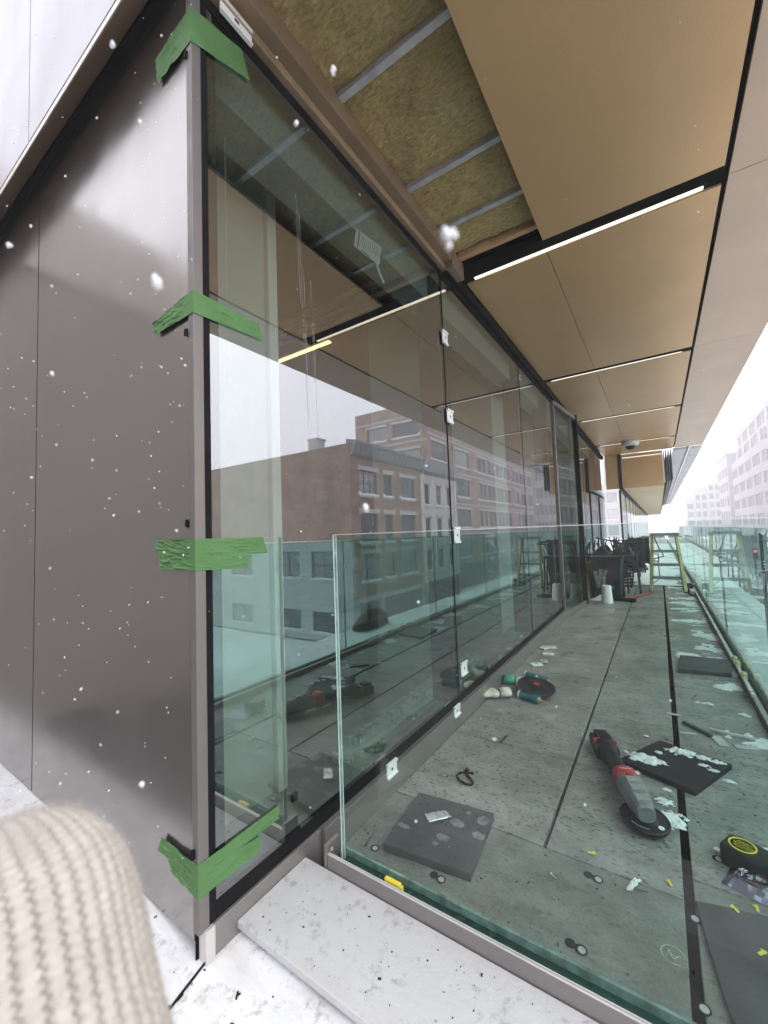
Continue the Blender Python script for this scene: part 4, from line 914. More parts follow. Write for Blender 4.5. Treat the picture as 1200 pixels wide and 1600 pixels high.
def loft(ringset, n=16):
    g = G(); vs = []
    for x, ry, cz, rz in ringset:
        for i in range(n):
            a = 2 * math.pi * i / n; c, s_ = math.cos(a), math.sin(a); e = 0.7
            vs.append((x * k, ry * math.copysign(abs(c) ** e, c), cz + rz * math.copysign(abs(s_) ** e, s_)))
    m = len(ringset); g.add(vs, [(j * n + i, j * n + (i + 1) % n, (j + 1) * n + (i + 1) % n, (j + 1) * n + i) for j in range(m - 1) for i in range(n)] + [tuple(range(n - 1, -1, -1)), tuple(range((m - 1) * n, m * n))]); return g
obj('handle', loft(ring), M_blackpl, t, local=True, smooth=True, recalc=True)
g = G(); lb(g, 0.22, 0.31, -0.012, 0.012, 0.005, 0.022); obj('paddle_switch', g, M_blackpl, t, bev=0.004, local=True)
obj('red_collar', loft([(0.371, 0.05, 0.064, 0.05), (0.385, 0.053, 0.066, 0.052), (0.42, 0.053, 0.068, 0.052), (0.43, 0.05, 0.068, 0.05)]), M_red, t, local=True, smooth=True, recalc=True)
g = G(); ribbon(g, [V((0.402 * k + 0.004 * (i % 2), -0.024 + i * 0.008, 0.1192)) for i in range(7)], 0.0035, (0, 0, 1)); obj('lettering', g, M_clip, t, local=True)
obj('gear_head', loft([(0.431, 0.052, 0.07, 0.046), (0.46, 0.052, 0.074, 0.05), (0.52, 0.048, 0.078, 0.052), (0.57, 0.046, 0.08, 0.044), (0.615, 0.036, 0.076, 0.034), (0.622, 0.03, 0.075, 0.028)], 12), M_greypl, t, local=True, recalc=True)
g = G(); lb(g, 0.445, 0.47, -0.016, 0.016, 0.118, 0.132); obj('lock_button', g, M_red, t, bev=0.004, local=True)
g = G(); lb(g, 0.48, 0.51, -0.03, 0.03, 0.118, 0.136); lb(g, 0.525, 0.555, -0.03, 0.03, 0.116, 0.133); lb(g, 0.565, 0.60, -0.028, 0.028, 0.108, 0.122); obj('vent_rib', g, P('light_grey_plastic', (0.26, 0.265, 0.26), 0.4), t, bev=0.004, local=True, kind='stuff')
g = G(); c = V((0.572 * k, 0.008, 0)); g.lathe([(0.070, 0.022), (0.090, 0.022), (0.092, 0.032), (0.087, 0.036), (0.082, 0.033), (0.05, 0.033), (0.03, 0.046)], 40, c); gd = obj('disc_guard', g, M_blackpl, t, local=True, smooth=False, recalc=True)
g = G(); g.lathe([(0.02, 0.012), (0.083, 0.012), (0.083, 0.016), (0.02, 0.016)], 36, c); obj('disc', g, M_dark, t, local=True)
g = G(); g.lathe([(0.011, 0), (0.011, 0.0012)], 16, c + V((0.052, 0.042, 0.0336))); obj('label_dot', g, M_clip, gd, local=True)
g = G(); ribbon(g, [c + V((0.066 * math.cos(a), 0.066 * math.sin(a), 0.0336)) for a in [-1.1 + 0.14 * i for i in range(8)]], 0.005, (0, 0, 1)); obj('lettering', g, P('dull_print', (0.35, 0.35, 0.35)), gd, local=True)
t.scale = (1, 0.86, 0.92)
# sealant cartridges and cutting disc
def cart(p, q, label):
    p, q = onz(*p, 0.024), onz(*q, 0.024); d = (q - p).normalized()
    t = thing('sealant_cartridge', label, 'cartridge', V((p.x, p.y, 0)), 0, 'teal sealant cartridges')
    g = G(); g.cyl(p, q, 0.024, n=20); obj('tube', g, M_teal, t, smooth=False)
    g = G(); g.cyl(p - d * 0.012, p - d * 0.0002, 0.0245, n=20); obj('end_cap', g, M_clip, t)
    g = G(); g.cyl(q + d * 0.0002, q + d * 0.012, 0.018, 0.012, n=14); g.cyl(q + d * 0.012, q + d * 0.075 - Z * 0.012, 0.008, 0.003, n=10); obj('nozzle', g, P('brass_nozzle', (0.35, 0.27, 0.16), 0.4, 0.4), t)
cart((824, 1054), (857, 1065), 'teal sealant cartridge behind the black disc')
cart((814, 1085), (842, 1094), 'teal sealant cartridge in front of the black disc')
c = onz(838, 1072, 0.062); ax = V((0.16, -0.12, 0.97)).normalized(); a1 = ax.orthogonal().normalized(); a2 = ax.cross(a1)
t = thing('cutting_disc', 'black cutting disc resting tilted on the teal cartridges', 'disc', V((c.x, c.y, 0)))
g = G(); g.lathe([(0.116, -0.004), (0.12, 0), (0.116, 0.004), (0.05, 0.006), (0.048, 0.014), (0.02, 0.016)], 36, c, 0, (a1, a2, ax)); obj('disc', g, M_blackpl, t, recalc=True)
g = G(); g.lathe([(0.018, 0.0162), (0.018, 0.0175)], 16, c, 0, (a1, a2, ax)); obj('label', g, M_red, t)
g = G(); g.bar(c + a1 * 0.05 + ax * 0.004 - a2 * 0.03, c + a1 * 0.09 - Z * 0.06, 0.05, 0.03); obj('lever', g, M_blackpl, t, bev=0.006)
# gloves
def glove(px, py, rz, label, rib, curl):
    c = onz(px, py); t = thing('work_glove', label, 'glove', (c.x, c.y, 0), rz, 'dirty white work gloves'); t.scale = (1.25, 1.25, 1.2)
    me = bpy.data.meshes.new('glove'); vs = [(0, 0, 0.022), (0.045, 0, 0.024), (0.08, 0.004, 0.024)]; es = [(0, 1), (1, 2)]; rd = [(0.036, 0.02), (0.042, 0.022), (0.04, 0.02)]
    for j, (yo, L_) in enumerate(((-0.040, 0.060), (-0.014, 0.072), (0.014, 0.068), (0.040, 0.052))):
        b0 = len(vs); 
        for s in range(1, 4):
            f = s / 3; cc = curl * f * f
            vs.append((0.085 + L_ * f * (1 - 0.35 * curl * f), yo * (1 + 0.25 * f), 0.024 + 0.03 * math.sin(cc * 2.6) - 0.008 * f)); rd.append((0.0105 - 0.001 * s,) * 2)
        es += [(2, b0), (b0, b0 + 1), (b0 + 1, b0 + 2)]
    b0 = len(vs); vs += [(0.035, -0.05, 0.02), (0.06, -0.068, 0.017), (0.085, -0.072, 0.014)]; rd += [(0.014, 0.014), (0.012, 0.012), (0.010, 0.010)]; es += [(1, b0), (b0, b0 + 1), (b0 + 1, b0 + 2)]
    me.from_pydata(vs, es, []); me.materials.append(M_glove); o = link('glove_body', me, t)
    sk = o.modifiers.new('skin', 'SKIN')
    for i, r in enumerate(rd): me.skin_vertices[0].data[i].radius = r
    me.skin_vertices[0].data[1].use_root = True
    sb = o.modifiers.new('sub', 'SUBSURF'); sb.levels = 2; sb.render_levels = 2
    tx = bpy.data.textures.new('creases', 'CLOUDS'); tx.noise_scale = 0.02; dm = o.modifiers.new('creases', 'DISPLACE'); dm.texture = tx; dm.strength = 0.004; dm.mid_level = 0.5
    g = G(); g.lathe([(0.036, -0.062), (0.040, -0.03), (0.034, -0.004), (0.024, -0.004), (0.03, -0.06)], 20, (0.01, 0, 0.026), 0, (V((0, 1, 0)), V((0, 0, 0.6)), V((1, 0, 0)))); obj('cuff', g, rib, t, local=True, smooth=True, recalc=True)
glove(782, 1089, math.radians(215), 'dirty white knitted glove nearer the sill with fingers toward the viewer', M_glove, 0.8)
glove(803, 1069, math.radians(10), 'white glove with green cuff beside the black disc', M_glovegreen, 0.5)
# clip offcuts on the deck
for px, py, a, lab in ((861, 1012, 0.4, 'white folded clip farthest along the deck by the sill'), (851, 1013, 1.2, 'grey clip leaning beside the farthest white clip'), (857, 1023, 0.2, 'white clip lying flat, second in the row by the sill'), (838, 1039, 0.7, 'white clip lying flat nearest the cartridges'), (850, 1035, 1.9, 'small grey clip end beside the nearest flat clip')):
    c = onz(px, py); t = thing('loose_clip', lab, 'clip', c, a, 'loose setting clips on the deck')
    g = G(); g.box(-0.045, 0.045, -0.028, 0.028, 0.006, 0.011); g.box(-0.045, 0.045, -0.028, -0.022, 0.0, 0.0055); g.box(-0.045, 0.045, 0.022, 0.028, 0.0, 0.0055); obj('plate', g, M_clip if 'white' in lab else M_galv, t, bev=0.001, local=True)
    g = G(); g.box(-0.01, 0.01, -0.007, 0.007, 0.0112, 0.012); obj('slot', g, M_dark, t, local=True)
# metal offcuts by the street guard
for (p, q, w, h, lab) in (((1041, 1114), (1064, 1118), 0.022, 0.004, 'small flat metal offcut lying across the deck gap'), ((1068, 1128), (1112, 1150), 0.018, 0.014, 'dark metal angle offcut pointing at the deck gap'), ((1109, 1139), (1181, 1156), 0.016, 0.012, 'long thin metal offcut by the street guard'), ((1118, 1150), (1132, 1166), 0.045, 0.003, 'wide flat metal offcut under the long thin one'), ((1148, 1166), (1186, 1170), 0.035, 0.004, 'flat perforated metal offcut nearest the street guard'), ((1062, 1144), (1088, 1147), 0.02, 0.003, 'pale flat offcut beside the deck gap')):
    a, b_ = onz(*p, h / 2 + 0.001), onz(*q, h / 2 + 0.001); g = G(); g.bar(a, b_, w, h); tag(obj('metal_offcut', g, M_galv if 'dark' not in lab else M_dark, base=V((a.x, a.y, 0)), bev=0.0008), lab, 'offcut', 'metal offcuts on the deck')
# zip tie loop, screws, scraps
pts = [onz(680 + x / 5, 960 + y_ / 5, 0.006) for x, y_ in ((290, 1240), (230, 1232), (185, 1238), (170, 1262), (190, 1295), (235, 1322), (280, 1332), (297, 1318), (280, 1285), (250, 1255), (235, 1235), (262, 1215), (240, 1205), (238, 1228))]
t = thing('cable_tie', 'looped black cable tie lying on the deck behind the near slab', 'cable tie', V((pts[0].x, pts[0].y, 0)))
g = G(); g.tube(pts, 0.0045, 6); obj('strap', g, M_blackpl, t, smooth=True)
g = G(); g.blob(pts[0], 0.008, 0.006, 0.006, 8, 5); obj('head', g, M_blackpl, t)
for px, py, lab, dbl in ((512 + 177, 1374, 'deck anchor bolt in front of the near dark slab', 1), (908, 1484, 'deck anchor bolt with twin recess in the cover plate', 1), (1099, 1576, 'deck anchor bolt nearest the bottom edge', 0), (934, 1374, 'deck anchor bolt behind the cover plate middle', 1), (1122, 1342, 'deck anchor bolt beside the tape measure', 0), (586, 1325, 'deck anchor bolt left of the near dark slab', 0), (1085, 1435, 'deck anchor bolt at the edge of the large dark mat', 0)):
    c = onz(px, py, 0.0015); t = thing('deck_anchor', lab, 'anchor', V((c.x, c.y, 0)), 0, 'anchor bolts in the deck')
    g = G(); g.lathe([(0.0155, 0), (0.0155, 0.0006)], 20, c)
    if dbl: g.lathe([(0.0135, 0), (0.0135, 0.0005)], 20, c + V((-0.027, 0.004, -0.0002)))
    obj('recess', g, M_black, t, kind='stuff' if dbl else None)
    g = G(); g.lathe([(0.0095, 0.0007), (0.0095, 0.003), (0.005, 0.003), (0.004, 0.0015)], 14, c + V((0.002, -0.002, 0))); obj('bolt', g, M_galv, t, smooth=False)
for px, py, a, lab in ((925, 1333, 0.3, 'yellow plastic scrap on the deck left of the grinder disc guard'), (1047, 1380, 1.9, 'yellow plastic scrap on the deck between grinder and cover plate joint'), (1149, 1427, 2.2, 'yellow plastic scrap on the large dark mat near its top edge'), (1183, 1420, 1.6, 'yellow plastic scrap just below the clear blue pack'), (1192, 1497, 0.8, 'yellow plastic scrap in the middle of the large dark mat')):
    c = onz(px, py, 0.002); c.z = 0.0145 if py > 1425 else 0.0025; g = G(); u = V((math.cos(a), math.sin(a), 0)); v_ = V((-u.y, u.x, 0)); g.obox(c, u, v_, Z, 0.012, 0.0035, 0.0016); g.obox(c + u * 0.006 + v_ * 0.003, v_, u, Z, 0.005, 0.003, 0.0018)
    tag(obj('yellow_scrap', g, M_yellow, base=c, bev=0.0006), lab, 'scrap', 'yellow plastic scraps')
q2 = [onz(979, 1392, 0.004), onz(990, 1374, 0.004), onz(1003, 1378, 0.004), onz(988, 1394, 0.004)]
g = G(); g.grid(lambda u, v: q2[0].lerp(q2[1], u).lerp(q2[3].lerp(q2[2], u), v) + V((0, 0, 0.002 + 0.02 * abs(noise.noise(V((u * 5, v * 5, 8)))))), 12, 8); o = obj('foil_scrap', g, M_clip, base=q2[0]); sm = o.modifiers.new('thick', 'SOLIDIFY'); sm.thickness = 0.0005; tag(o, 'crumpled white plastic scrap lying on the cover plate joint', 'scrap')
for p, q, lab in (((998, 1390), (1013, 1394), 'dark screw lying beside the crumpled white scrap'), ((572, 1320), (584, 1300), 'dark screw lying left of the near dark slab'), ((862, 1366), (868, 1372), 'short pale screw lying on the cover plate')):
    a, b_ = onz(*p, 0.004), onz(*q, 0.004); d = (b_ - a).normalized(); g = G(); g.cyl(a, b_, 0.0022, 0.0012, 8); g.cyl(a - d * 0.003, a, 0.0045, 0.0022, 10); tag(obj('screw', g, M_galv if 'pale' in lab else M_dark, base=a), lab, 'screw', 'loose screws on the deck')
g = G(); c = onz(772, 1155, 0.005); g.obox(c, V((0.5, 0.8, 0)).normalized(), V((-0.8, 0.5, 0)).normalized(), Z, 0.012, 0.008, 0.004); tag(obj('white_scrap', g, M_clip, base=c), 'small white block scrap on the cross joint of the deck', 'scrap')
g = G(); g.bar(onz(782, 1160, 0.004), onz(792, 1149, 0.008), 0.012, 0.003); tag(obj('dark_sliver', g, M_dark, base=onz(785, 1157)), 'thin dark sliver beside the small white block scrap', 'scrap')
# flecks of dirt, uncountable
g = G(); rnd = random.Random(12)
for _ in range(520):
    x = rnd.uniform(-0.99, 0.39); yv = 1.1 + 3.6 * rnd.random() ** 1.5; a = rnd.uniform(0, 3.1); s_ = rnd.choice((0.0015, 0.002, 0.003, 0.005)) * (0.6 + 0.12 * yv)
    if -0.01 < x < 0.02: continue
    u = V((math.cos(a), math.sin(a), 0)); g.obox((x, yv, 0.0022), u, V((-u.y, u.x, 0)), Z, s_, s_ * rnd.uniform(0.25, 0.7), 0.0011)
obj('debris', g, P('grit', (0.06, 0.058, 0.055), 0.8, 0, 0.6, 40), kind='stuff')
# chalk ring with mark on the cover plate
c = onz(1052, 1492, 0.0018); g = G(); ribbon(g, [c + V((0.026 * math.cos(a), 0.026 * math.sin(a), 0)) for a in [0.35 * i for i in range(16)]], 0.0022, (0, 0, 1), 0, 0.0003)
ribbon(g, [c + V((-0.012, 0.012, 0)), c + V((0.0, -0.012, 0)), c + V((0.014, 0.004, 0))], 0.002, (0, 0, 1), 0, 0.0003); ribbon(g, [c + V((-0.006, 0.002, 0)), c + V((0.008, -0.002, 0))], 0.002, (0, 0, 1), 0, 0.0003)
tag(obj('chalk_mark', g, P('chalk', (0.42, 0.43, 0.41), 0.9, 0, 0.4, 90), base=c), 'faint chalk ring with a letter drawn on the cover plate', 'chalk mark')
# tape measure and its neighbours
c = onz(1170, 1357, 0.0); t = thing('tape_measure', 'black tape measure with a round yellow badge on top', 'tape measure', c, math.radians(-28))
g = G(); prf = [(-0.075, -0.055), (-0.06, -0.068), (0.055, -0.068), (0.085, -0.03), (0.085, 0.035), (0.06, 0.062), (-0.05, 0.062), (-0.075, 0.035)]
g.prism([(x, y_, 0.002) for x, y_ in prf], (0, 0, 0.078)); obj('case', g, M_blackpl, t, bev=0.012, local=True, recalc=True)
g = G(); g.lathe([(0.046, 0.0802), (0.046, 0.083), (0.040, 0.083), (0.040, 0.0815)], 32, (-0.015, 0, 0)); obj('badge_ring', g, M_yellow, t, local=True, recalc=True)
g = G(); g.lathe([(0.0395, 0.0803), (0.0395, 0.0815)], 28, (-0.015, 0, 0)); obj('badge', g, M_dark, t, local=True)
g = G(); rnd = random.Random(2)
for j in range(3):
    for i in range(5 if j == 1 else 4):
        x = -0.043 + i * 0.014 + (0.006 if j != 1 else 0); y_ = 0.018 - j * 0.018; ribbon(g, [V((x, y_ - 0.005, 0.0816)), V((x + 0.003, y_ + 0.006, 0.0816)), V((x + 0.008, y_ + rnd.choice((-0.005, 0.005)), 0.0816))], 0.0032, (0, 0, 1))
obj('lettering', g, M_yellow, t, local=True, kind='stuff')
g = G(); g.box(-0.095, -0.075, -0.012, 0.012, 0.004, 0.02); g.box(-0.12, -0.095, -0.011, 0.011, 0.006, 0.008); obj('blade_tip', g, M_clip, t, bev=0.001, local=True)
t.scale = (0.78, 0.78, 0.78)
pts = [onz(1128, 1316, 0.03), onz(1146, 1319, 0.06), onz(1166, 1326, 0.05), onz(1182, 1326, 0.02), onz(1205, 1328, 0.01)]
g = G(); 
for a, b_ in zip(pts, pts[1:]): g.bar(a, b_, 0.012, 0.003)
tag(obj('white_strap', g, M_clip, base=pts[0]), 'thin white plastic strap curling behind the tape measure', 'strap')
for p, q, lab in (((1186, 1326), (1204, 1342), 'short pale metal strip right behind the tape measure'), ((1184, 1338), (1206, 1352), 'second pale metal strip beside the tape measure')):
    a, b_ = onz(*p, 0.012), onz(*q, 0.004); g = G(); g.bar(a, b_, 0.022, 0.004); tag(obj('metal_strip', g, M_galv, base=a), lab, 'offcut', 'metal strips by the tape measure')
c = onz(1192, 1396, 0.0); t = thing('blister_pack', 'crumpled clear blue plastic pack in front of the tape measure', 'packaging', c, math.radians(-20))
m, n, o = newmat('clear_blue_plastic'); pb = n.nodes.new('ShaderNodeBsdfGlossy'); pb.inputs['Roughness'].default_value = 0.08; tr = n.nodes.new('ShaderNodeBsdfTransparent'); tr.inputs[0].default_value = (0.35, 0.42, 0.72, 1); mx = n.nodes.new('ShaderNodeMixShader'); mx.inputs[0].default_value = 0.22; n.links.new(tr.outputs[0], mx.inputs[1]); n.links.new(pb.outputs[0], mx.inputs[2]); n.links.new(mx.outputs[0], o.inputs[0]); M_blue = m
g = G(); g.grid(lambda u, v: ((u - 0.5) * 0.17, (v - 0.5) * 0.10, 0.003 + 0.034 * (min(1, 6 * min(u, 1 - u)) * min(1, 6 * min(v, 1 - v))) * (0.75 + 0.5 * noise.noise(V((u * 5, v * 5, 2))))), 22, 14); o = obj('shell', g, M_blue, t, local=True); sm = o.modifiers.new('thick', 'SOLIDIFY'); sm.thickness = 0.001
g = G(); g.box(-0.08, 0.08, -0.045, 0.045, 0.0005, 0.002); obj('card', g, P('blue_card', (0.05, 0.07, 0.2), 0.4), t, local=True)

# ================================================================== FAR END OF THE TERRACE
# stepladder
fl, fr = onz(1018, 925), onz(1071, 925); fl.z = fr.z = 0; cx = (fl.x + fr.x) / 2; yf = fl.y - 0.05
t = thing('stepladder', 'open yellow fibreglass stepladder standing astride the far deck', 'stepladder', (cx, yf, 0))
HL = 0.95; w0 = 0.235; w1 = 0.165; dep = 0.42
def lp(s, z, back=False): f = z / HL; y0 = yf + (dep if back else 0) ; return V((cx + s * (w0 + (w1 - w0) * f), y0 + ((yf + 0.20) - y0) * f + (0.05 if back else 0), z))
for s in (-1, 1):
    g = G(); g.bar(lp(s, 0.02), lp(s, HL), 0.045, 0.03); obj('front_rail', g, M_fibre, t, bev=0.003)
    g = G(); g.bar(lp(s * 0.95, 0.02, True), lp(s * 0.95, HL * 0.97, True), 0.03, 0.025); obj('rear_rail', g, M_fibre, t, bev=0.003)
    for bk in (False, True):
        g = G(); p = lp(s, 0.0, bk); g.box(p.x - 0.03, p.x + 0.03, p.y - 0.025, p.y + 0.025, 0, 0.03); obj('foot', g, M_rubber, t)
    g = G(); g.bar(lp(s, 0.5) + V((0, 0.01, 0)), lp(s * 0.95, 0.45, True), 0.012, 0.006); obj('spreader', g, M_ladalu, t)
    g = G(); g.bar(lp(s, 0.12), lp(s * 0.35, 0.255), 0.012, 0.01); obj('brace', g, M_ladalu, t)
for z in (0.26, 0.47, 0.69):
    a, b_ = lp(-1, z), lp(1, z); g = G(); g.box(a.x + 0.012, b_.x - 0.012, a.y - 0.035, a.y + 0.045, z - 0.04, z + 0.005); obj('step', g, M_ladalu, t, bev=0.002)
g = G(); a, b_ = lp(-1, HL), lp(1, HL); g.box(a.x - 0.04, b_.x + 0.04, a.y - 0.07, a.y + 0.10, HL - 0.02, HL + 0.025); obj('top_cap', g, M_ladalu, t, bev=0.004)
# wheeled bin with painted scrawl
p0, p1 = onz(927, 936), onz(974, 938); bw = (p1.x - p0.x); yb_ = (p0.y + p1.y) / 2
t = thing('waste_bin', 'black wheeled bin with a grey painted scrawl on its front', 'bin', ((p0.x + p1.x) / 2, yb_, 0))
BX = (p0.x + p1.x) / 2; hw = bw / 2
g = G(); HB = 0.62
g.add([(BX + sx * hw * (0.88 if k == 0 else 1.06), yb_ + (0 if sy < 0 else 0.40) + (-0.03 if k and sy < 0 else 0), 0.03 if k == 0 else HB) for k in (0, 1) for sy in (-1, 1) for sx in (-1, 1)], [(0, 2, 3, 1), (4, 5, 7, 6), (0, 1, 5, 4), (2, 6, 7, 3), (0, 4, 6, 2), (1, 3, 7, 5)]); obj('body', g, M_blackpl, t, bev=0.02, recalc=True)
g = G(); g.box(BX - hw * 1.16, BX + hw * 1.16, yb_ - 0.055, yb_ + 0.43, HB, HB + 0.035); obj('rim', g, M_blackpl, t, bev=0.012)
for s in (-1, 1):
    g = G(); g.cyl((BX + s * hw * 0.85, yb_ + 0.36, 0.09), (BX + s * hw * 1.02, yb_ + 0.36, 0.09), 0.09, n=16); obj('wheel', g, M_rubber, t)
g = G(); cc = V((BX - 0.03, yb_ - 0.012, 0.33))
def sc_(pts): return [V((BX + x * hw, yb_ - 0.004 - 0.03 * (z / HB), z)) for x, z in pts]
ribbon(g, sc_([(-0.75, 0.42), (-0.66, 0.3), (-0.58, 0.2)]), 0.05, (0, -1, 0.05), 0, 0.003); ribbon(g, sc_([(-0.58, 0.2), (-0.45, 0.34), (-0.35, 0.45)]), 0.05, (0, -1, 0.05), 0, 0.003)
ribbon(g, sc_([(0.0, 0.44), (-0.16, 0.36), (-0.2, 0.24), (0.05, 0.18), (0.35, 0.19)]), 0.05, (0, -1, 0.05), 0, 0.003)
obj('painted_scrawl', g, P('grey_paint', (0.20, 0.205, 0.21), 0.7, 0, 0.3, 20), t, kind='stuff')
# pile of black furniture behind it
def chair(label, loc, rz, flip, group='black metal terrace chairs piled up'):
    t = thing('terrace_chair', label, 'chair', loc, rz, group); 
    if flip: t.rotation_euler = (math.pi + flip, 0.15, rz)
    w = 0.19; m = M_blackpl
    for sx in (-1, 1):
        for sy in (-1, 1):
            g = G(); g.cyl((sx * w, sy * w, 0), (sx * w * 0.95, sy * w * 0.95, 0.34), 0.011, n=8); obj('leg', g, m, t, local=True)
        g = G(); g.tube([V((sx * w, w, 0.34)), V((sx * w, w + 0.04, 0.52)), V((sx * w, w + 0.07, 0.64))], 0.011, 8); obj('back_post', g, m, t, local=True)
        g = G(); g.tube([V((sx * w, w + 0.03, 0.5)), V((sx * w, -w, 0.5)), V((sx * w, -w, 0.34))], 0.010, 8); obj('armrest', g, m, t, local=True)
    for k in range(6):
        g = G(); g.box(-w, w, -w + k * 0.065, -w + k * 0.065 + 0.045, 0.34, 0.352); obj('seat_slat', g, m, t, local=True)
    for k in range(5):
        g = G(); z = 0.42 + k * 0.05; g.box(-w, w, w + 0.02 + k * 0.012, w + 0.03 + k * 0.012, z, z + 0.03); obj('back_slat', g, m, t, local=True)
def table(label, x, y, h, wx, wy, group='black terrace tables under the piled chairs'):
    t = thing('terrace_table', label, 'table', (x, y, 0), 0, group)
    g = G(); g.box(x - wx, x + wx, y - wy, y + wy, h - 0.02, h); obj('tabletop', g, M_blackpl, t, bev=0.003)
    for sx in (-1, 1):
        for sy in (-1, 1):
            g = G(); g.bar((x + sx * (wx - 0.02), y + sy * (wy - 0.02), 0), (x + sx * (wx - 0.02), y + sy * (wy - 0.02), h - 0.021), 0.025, 0.025); obj('leg', g, M_blackpl, t)
table('black terrace table behind the bin carrying piled chairs', -0.72, 8.25, 0.52, 0.26, 0.38)
table('farther black terrace table carrying piled chairs', -0.42, 9.6, 0.52, 0.26, 0.38)
chair('black chair lying upside down on the table just behind the bin', (-0.80, 8.1, 0.87), 0.3, 0.02)
chair('black chair upside down on the right of the near table', (-0.58, 8.35, 0.88), -0.5, 0.05)
chair('black chair upside down on the near table at the back', (-0.72, 8.5, 0.90), 2.6, -0.25)
chair('black chair upside down on the farther table', (-0.5, 9.5, 0.88), 0.8, 0.03)
chair('black chair tipped over on the farther table', (-0.36, 9.75, 0.88), -2.0, 0.3)
chair('black chair standing on the deck between bin and facade', (-0.98, 7.75, 0.0), 0.5, 0)
chair('black chair standing behind the farther table', (-0.3, 10.6, 0.0), 2.0, 0)
chair('black chair on its side across the near table edge', (-0.88, 7.92, 0.72), 1.2, -1.4)
chair('black chair tipped against the tarp on the near table', (-0.52, 8.0, 0.80), 2.2, 0.5)
chair('black chair jammed upside down between the two tables', (-0.66, 8.95, 0.86), 1.9, -0.2)
chair('black chair tipped forward right behind the bin rim', (-0.70, 7.72, 0.80), -0.9, 0.35)
chair('black chair upside down at the facade end of the pile', (-0.93, 8.35, 0.90), 2.5, 0.15)
def sack(x, y, z, rx, ry, h, sd, label):
    g = G()
    def fn(u, v):
        a = u * 2 * math.pi; c_, s_ = math.cos(a), math.sin(a); k = 1 + 0.3 * noise.fractal(V((c_ * 1.6 + sd, s_ * 1.6, v * 3)), 0.8, 2, 4)
        r = math.sin(min(1, v * 1.15 + 0.02) * math.pi * 0.5) ** 0.7 if v < 0.98 else 0.9
        return (x + rx * c_ * r * k, y + ry * s_ * r * k, z + h * (1 - v) * (0.9 + 0.25 * noise.noise(V((c_ * 2 + sd, s_ * 2, v * 2)))))
    g.grid(fn, 48, 18); tag(obj('rubbish_bag', g, M_bag, base=(x, y, z), smooth=True), label, 'bag', 'black rubbish bags at the far end')
M_bag = P('black_bag_film', (0.010, 0.010, 0.011), 0.32, 0, 0.3, 20, 0.5, 26)
sack(-0.80, 8.0, 0.521, 0.17, 0.2, 0.30, 1.0, 'black rubbish bag lying on the table among chairs above the bin')
sack(-0.52, 8.15, 0.521, 0.15, 0.2, 0.33, 5.0, 'black rubbish bag on the table edge above the bar stool')
sack(-0.42, 9.45, 0.521, 0.20, 0.24, 0.32, 9.0, 'black rubbish bag on the farther table beside the stepladder')
x0, y0 = onz(982, 930).x, onz(982, 930).y
t = thing('bar_stool', 'tall black bar stool standing between the bin and stepladder', 'stool', (x0 + 0.04, y0 + 0.12, 0))
for sx in (-1, 1):
    for sy in (-1, 1):
        g = G(); g.cyl((x0 + 0.04 + sx * 0.13, y0 + 0.12 + sy * 0.13, 0), (x0 + 0.04 + sx * 0.10, y0 + 0.12 + sy * 0.10, 0.60), 0.014, n=8); obj('leg', g, M_blackpl, t)
g = G(); g.box(x0 - 0.08, x0 + 0.16, y0, y0 + 0.24, 0.601, 0.63); obj('seat', g, M_blackpl, t, bev=0.01)
g = G(); 
for s in (-1, 1): g.bar((x0 + 0.04 + s * 0.115, y0 + 0.005, 0.42), (x0 + 0.04 + s * 0.115, y0 + 0.235, 0.42), 0.014, 0.014)
g.bar((x0 - 0.07, y0 + 0.235, 0.42), (x0 + 0.15, y0 + 0.235, 0.42), 0.014, 0.014); g.bar((x0 - 0.07, y0 + 0.005, 0.42), (x0 + 0.15, y0 + 0.005, 0.42), 0.014, 0.014); obj('footrest', g, M_blackpl, t)
g = G(); g.grid(lambda u, v: (-0.50 + 0.34 * u, 8.75 + 0.12 * v + 0.03 * math.sin(u * 17), 0.90 - 0.42 * v - 0.02 * abs(noise.noise(V((u * 4, v * 3, 1)))) - 0.07 * u * v), 24, 16); o = obj('black_tarp', g, P('black_tarp', (0.02, 0.02, 0.022), 0.6), base=(-0.4, 8.8, 0.5), smooth=True); sm = o.modifiers.new('thick', 'SOLIDIFY'); sm.thickness = 0.003; tag(o, 'black tarp draped over the piled chairs', 'tarp')
# roll, leaning board, broom
c = onz(949, 942); t = thing('paper_roll', 'white paper roll standing on the deck before the bin', 'roll', c)
g = G(); g.lathe([(0.075, 0), (0.078, 0.01), (0.062, 0.25), (0.05, 0.255)], 24, c); obj('roll', g, M_paper, t, recalc=True)
g = G(); g.lathe([(0.022, 0.2552), (0.022, 0.257)], 12, c); obj('core', g, M_wood, t)
c = onz(938, 940); g = G(); g.grid(lambda u, v: (c.x - 0.14 + 0.2 * u, c.y + 0.06 + 0.1 * v, 0.004 + 0.12 * u * v * (1 + 0.4 * noise.noise(V((u * 4, v * 4, 3))))), 10, 8); o = obj('white_sheet', g, M_paper, base=c); sm = o.modifiers.new('thick', 'SOLIDIFY'); sm.thickness = 0.001; tag(o, 'crumpled white sheet beside the standing paper roll', 'sheet')
a = onz(921, 936); g = G(); g.prism([(a.x - 0.02, a.y + 0.02, 0.0), (a.x + 0.03, a.y + 0.5, 0.0), (a.x - 0.03, a.y + 0.5, 0.55), (a.x - 0.08, a.y + 0.02, 0.55)], (0.018, 0, 0)); tag(obj('plywood_board', g, M_ply, base=a, recalc=True), 'plywood board leaning upright between door edge and bin', 'board')
a, b_ = onz(978, 936, 0.03), onz(1020, 925, 0.03); t = thing('push_broom', 'push broom with red handle lying on the far deck', 'broom', (a.x, a.y, 0))
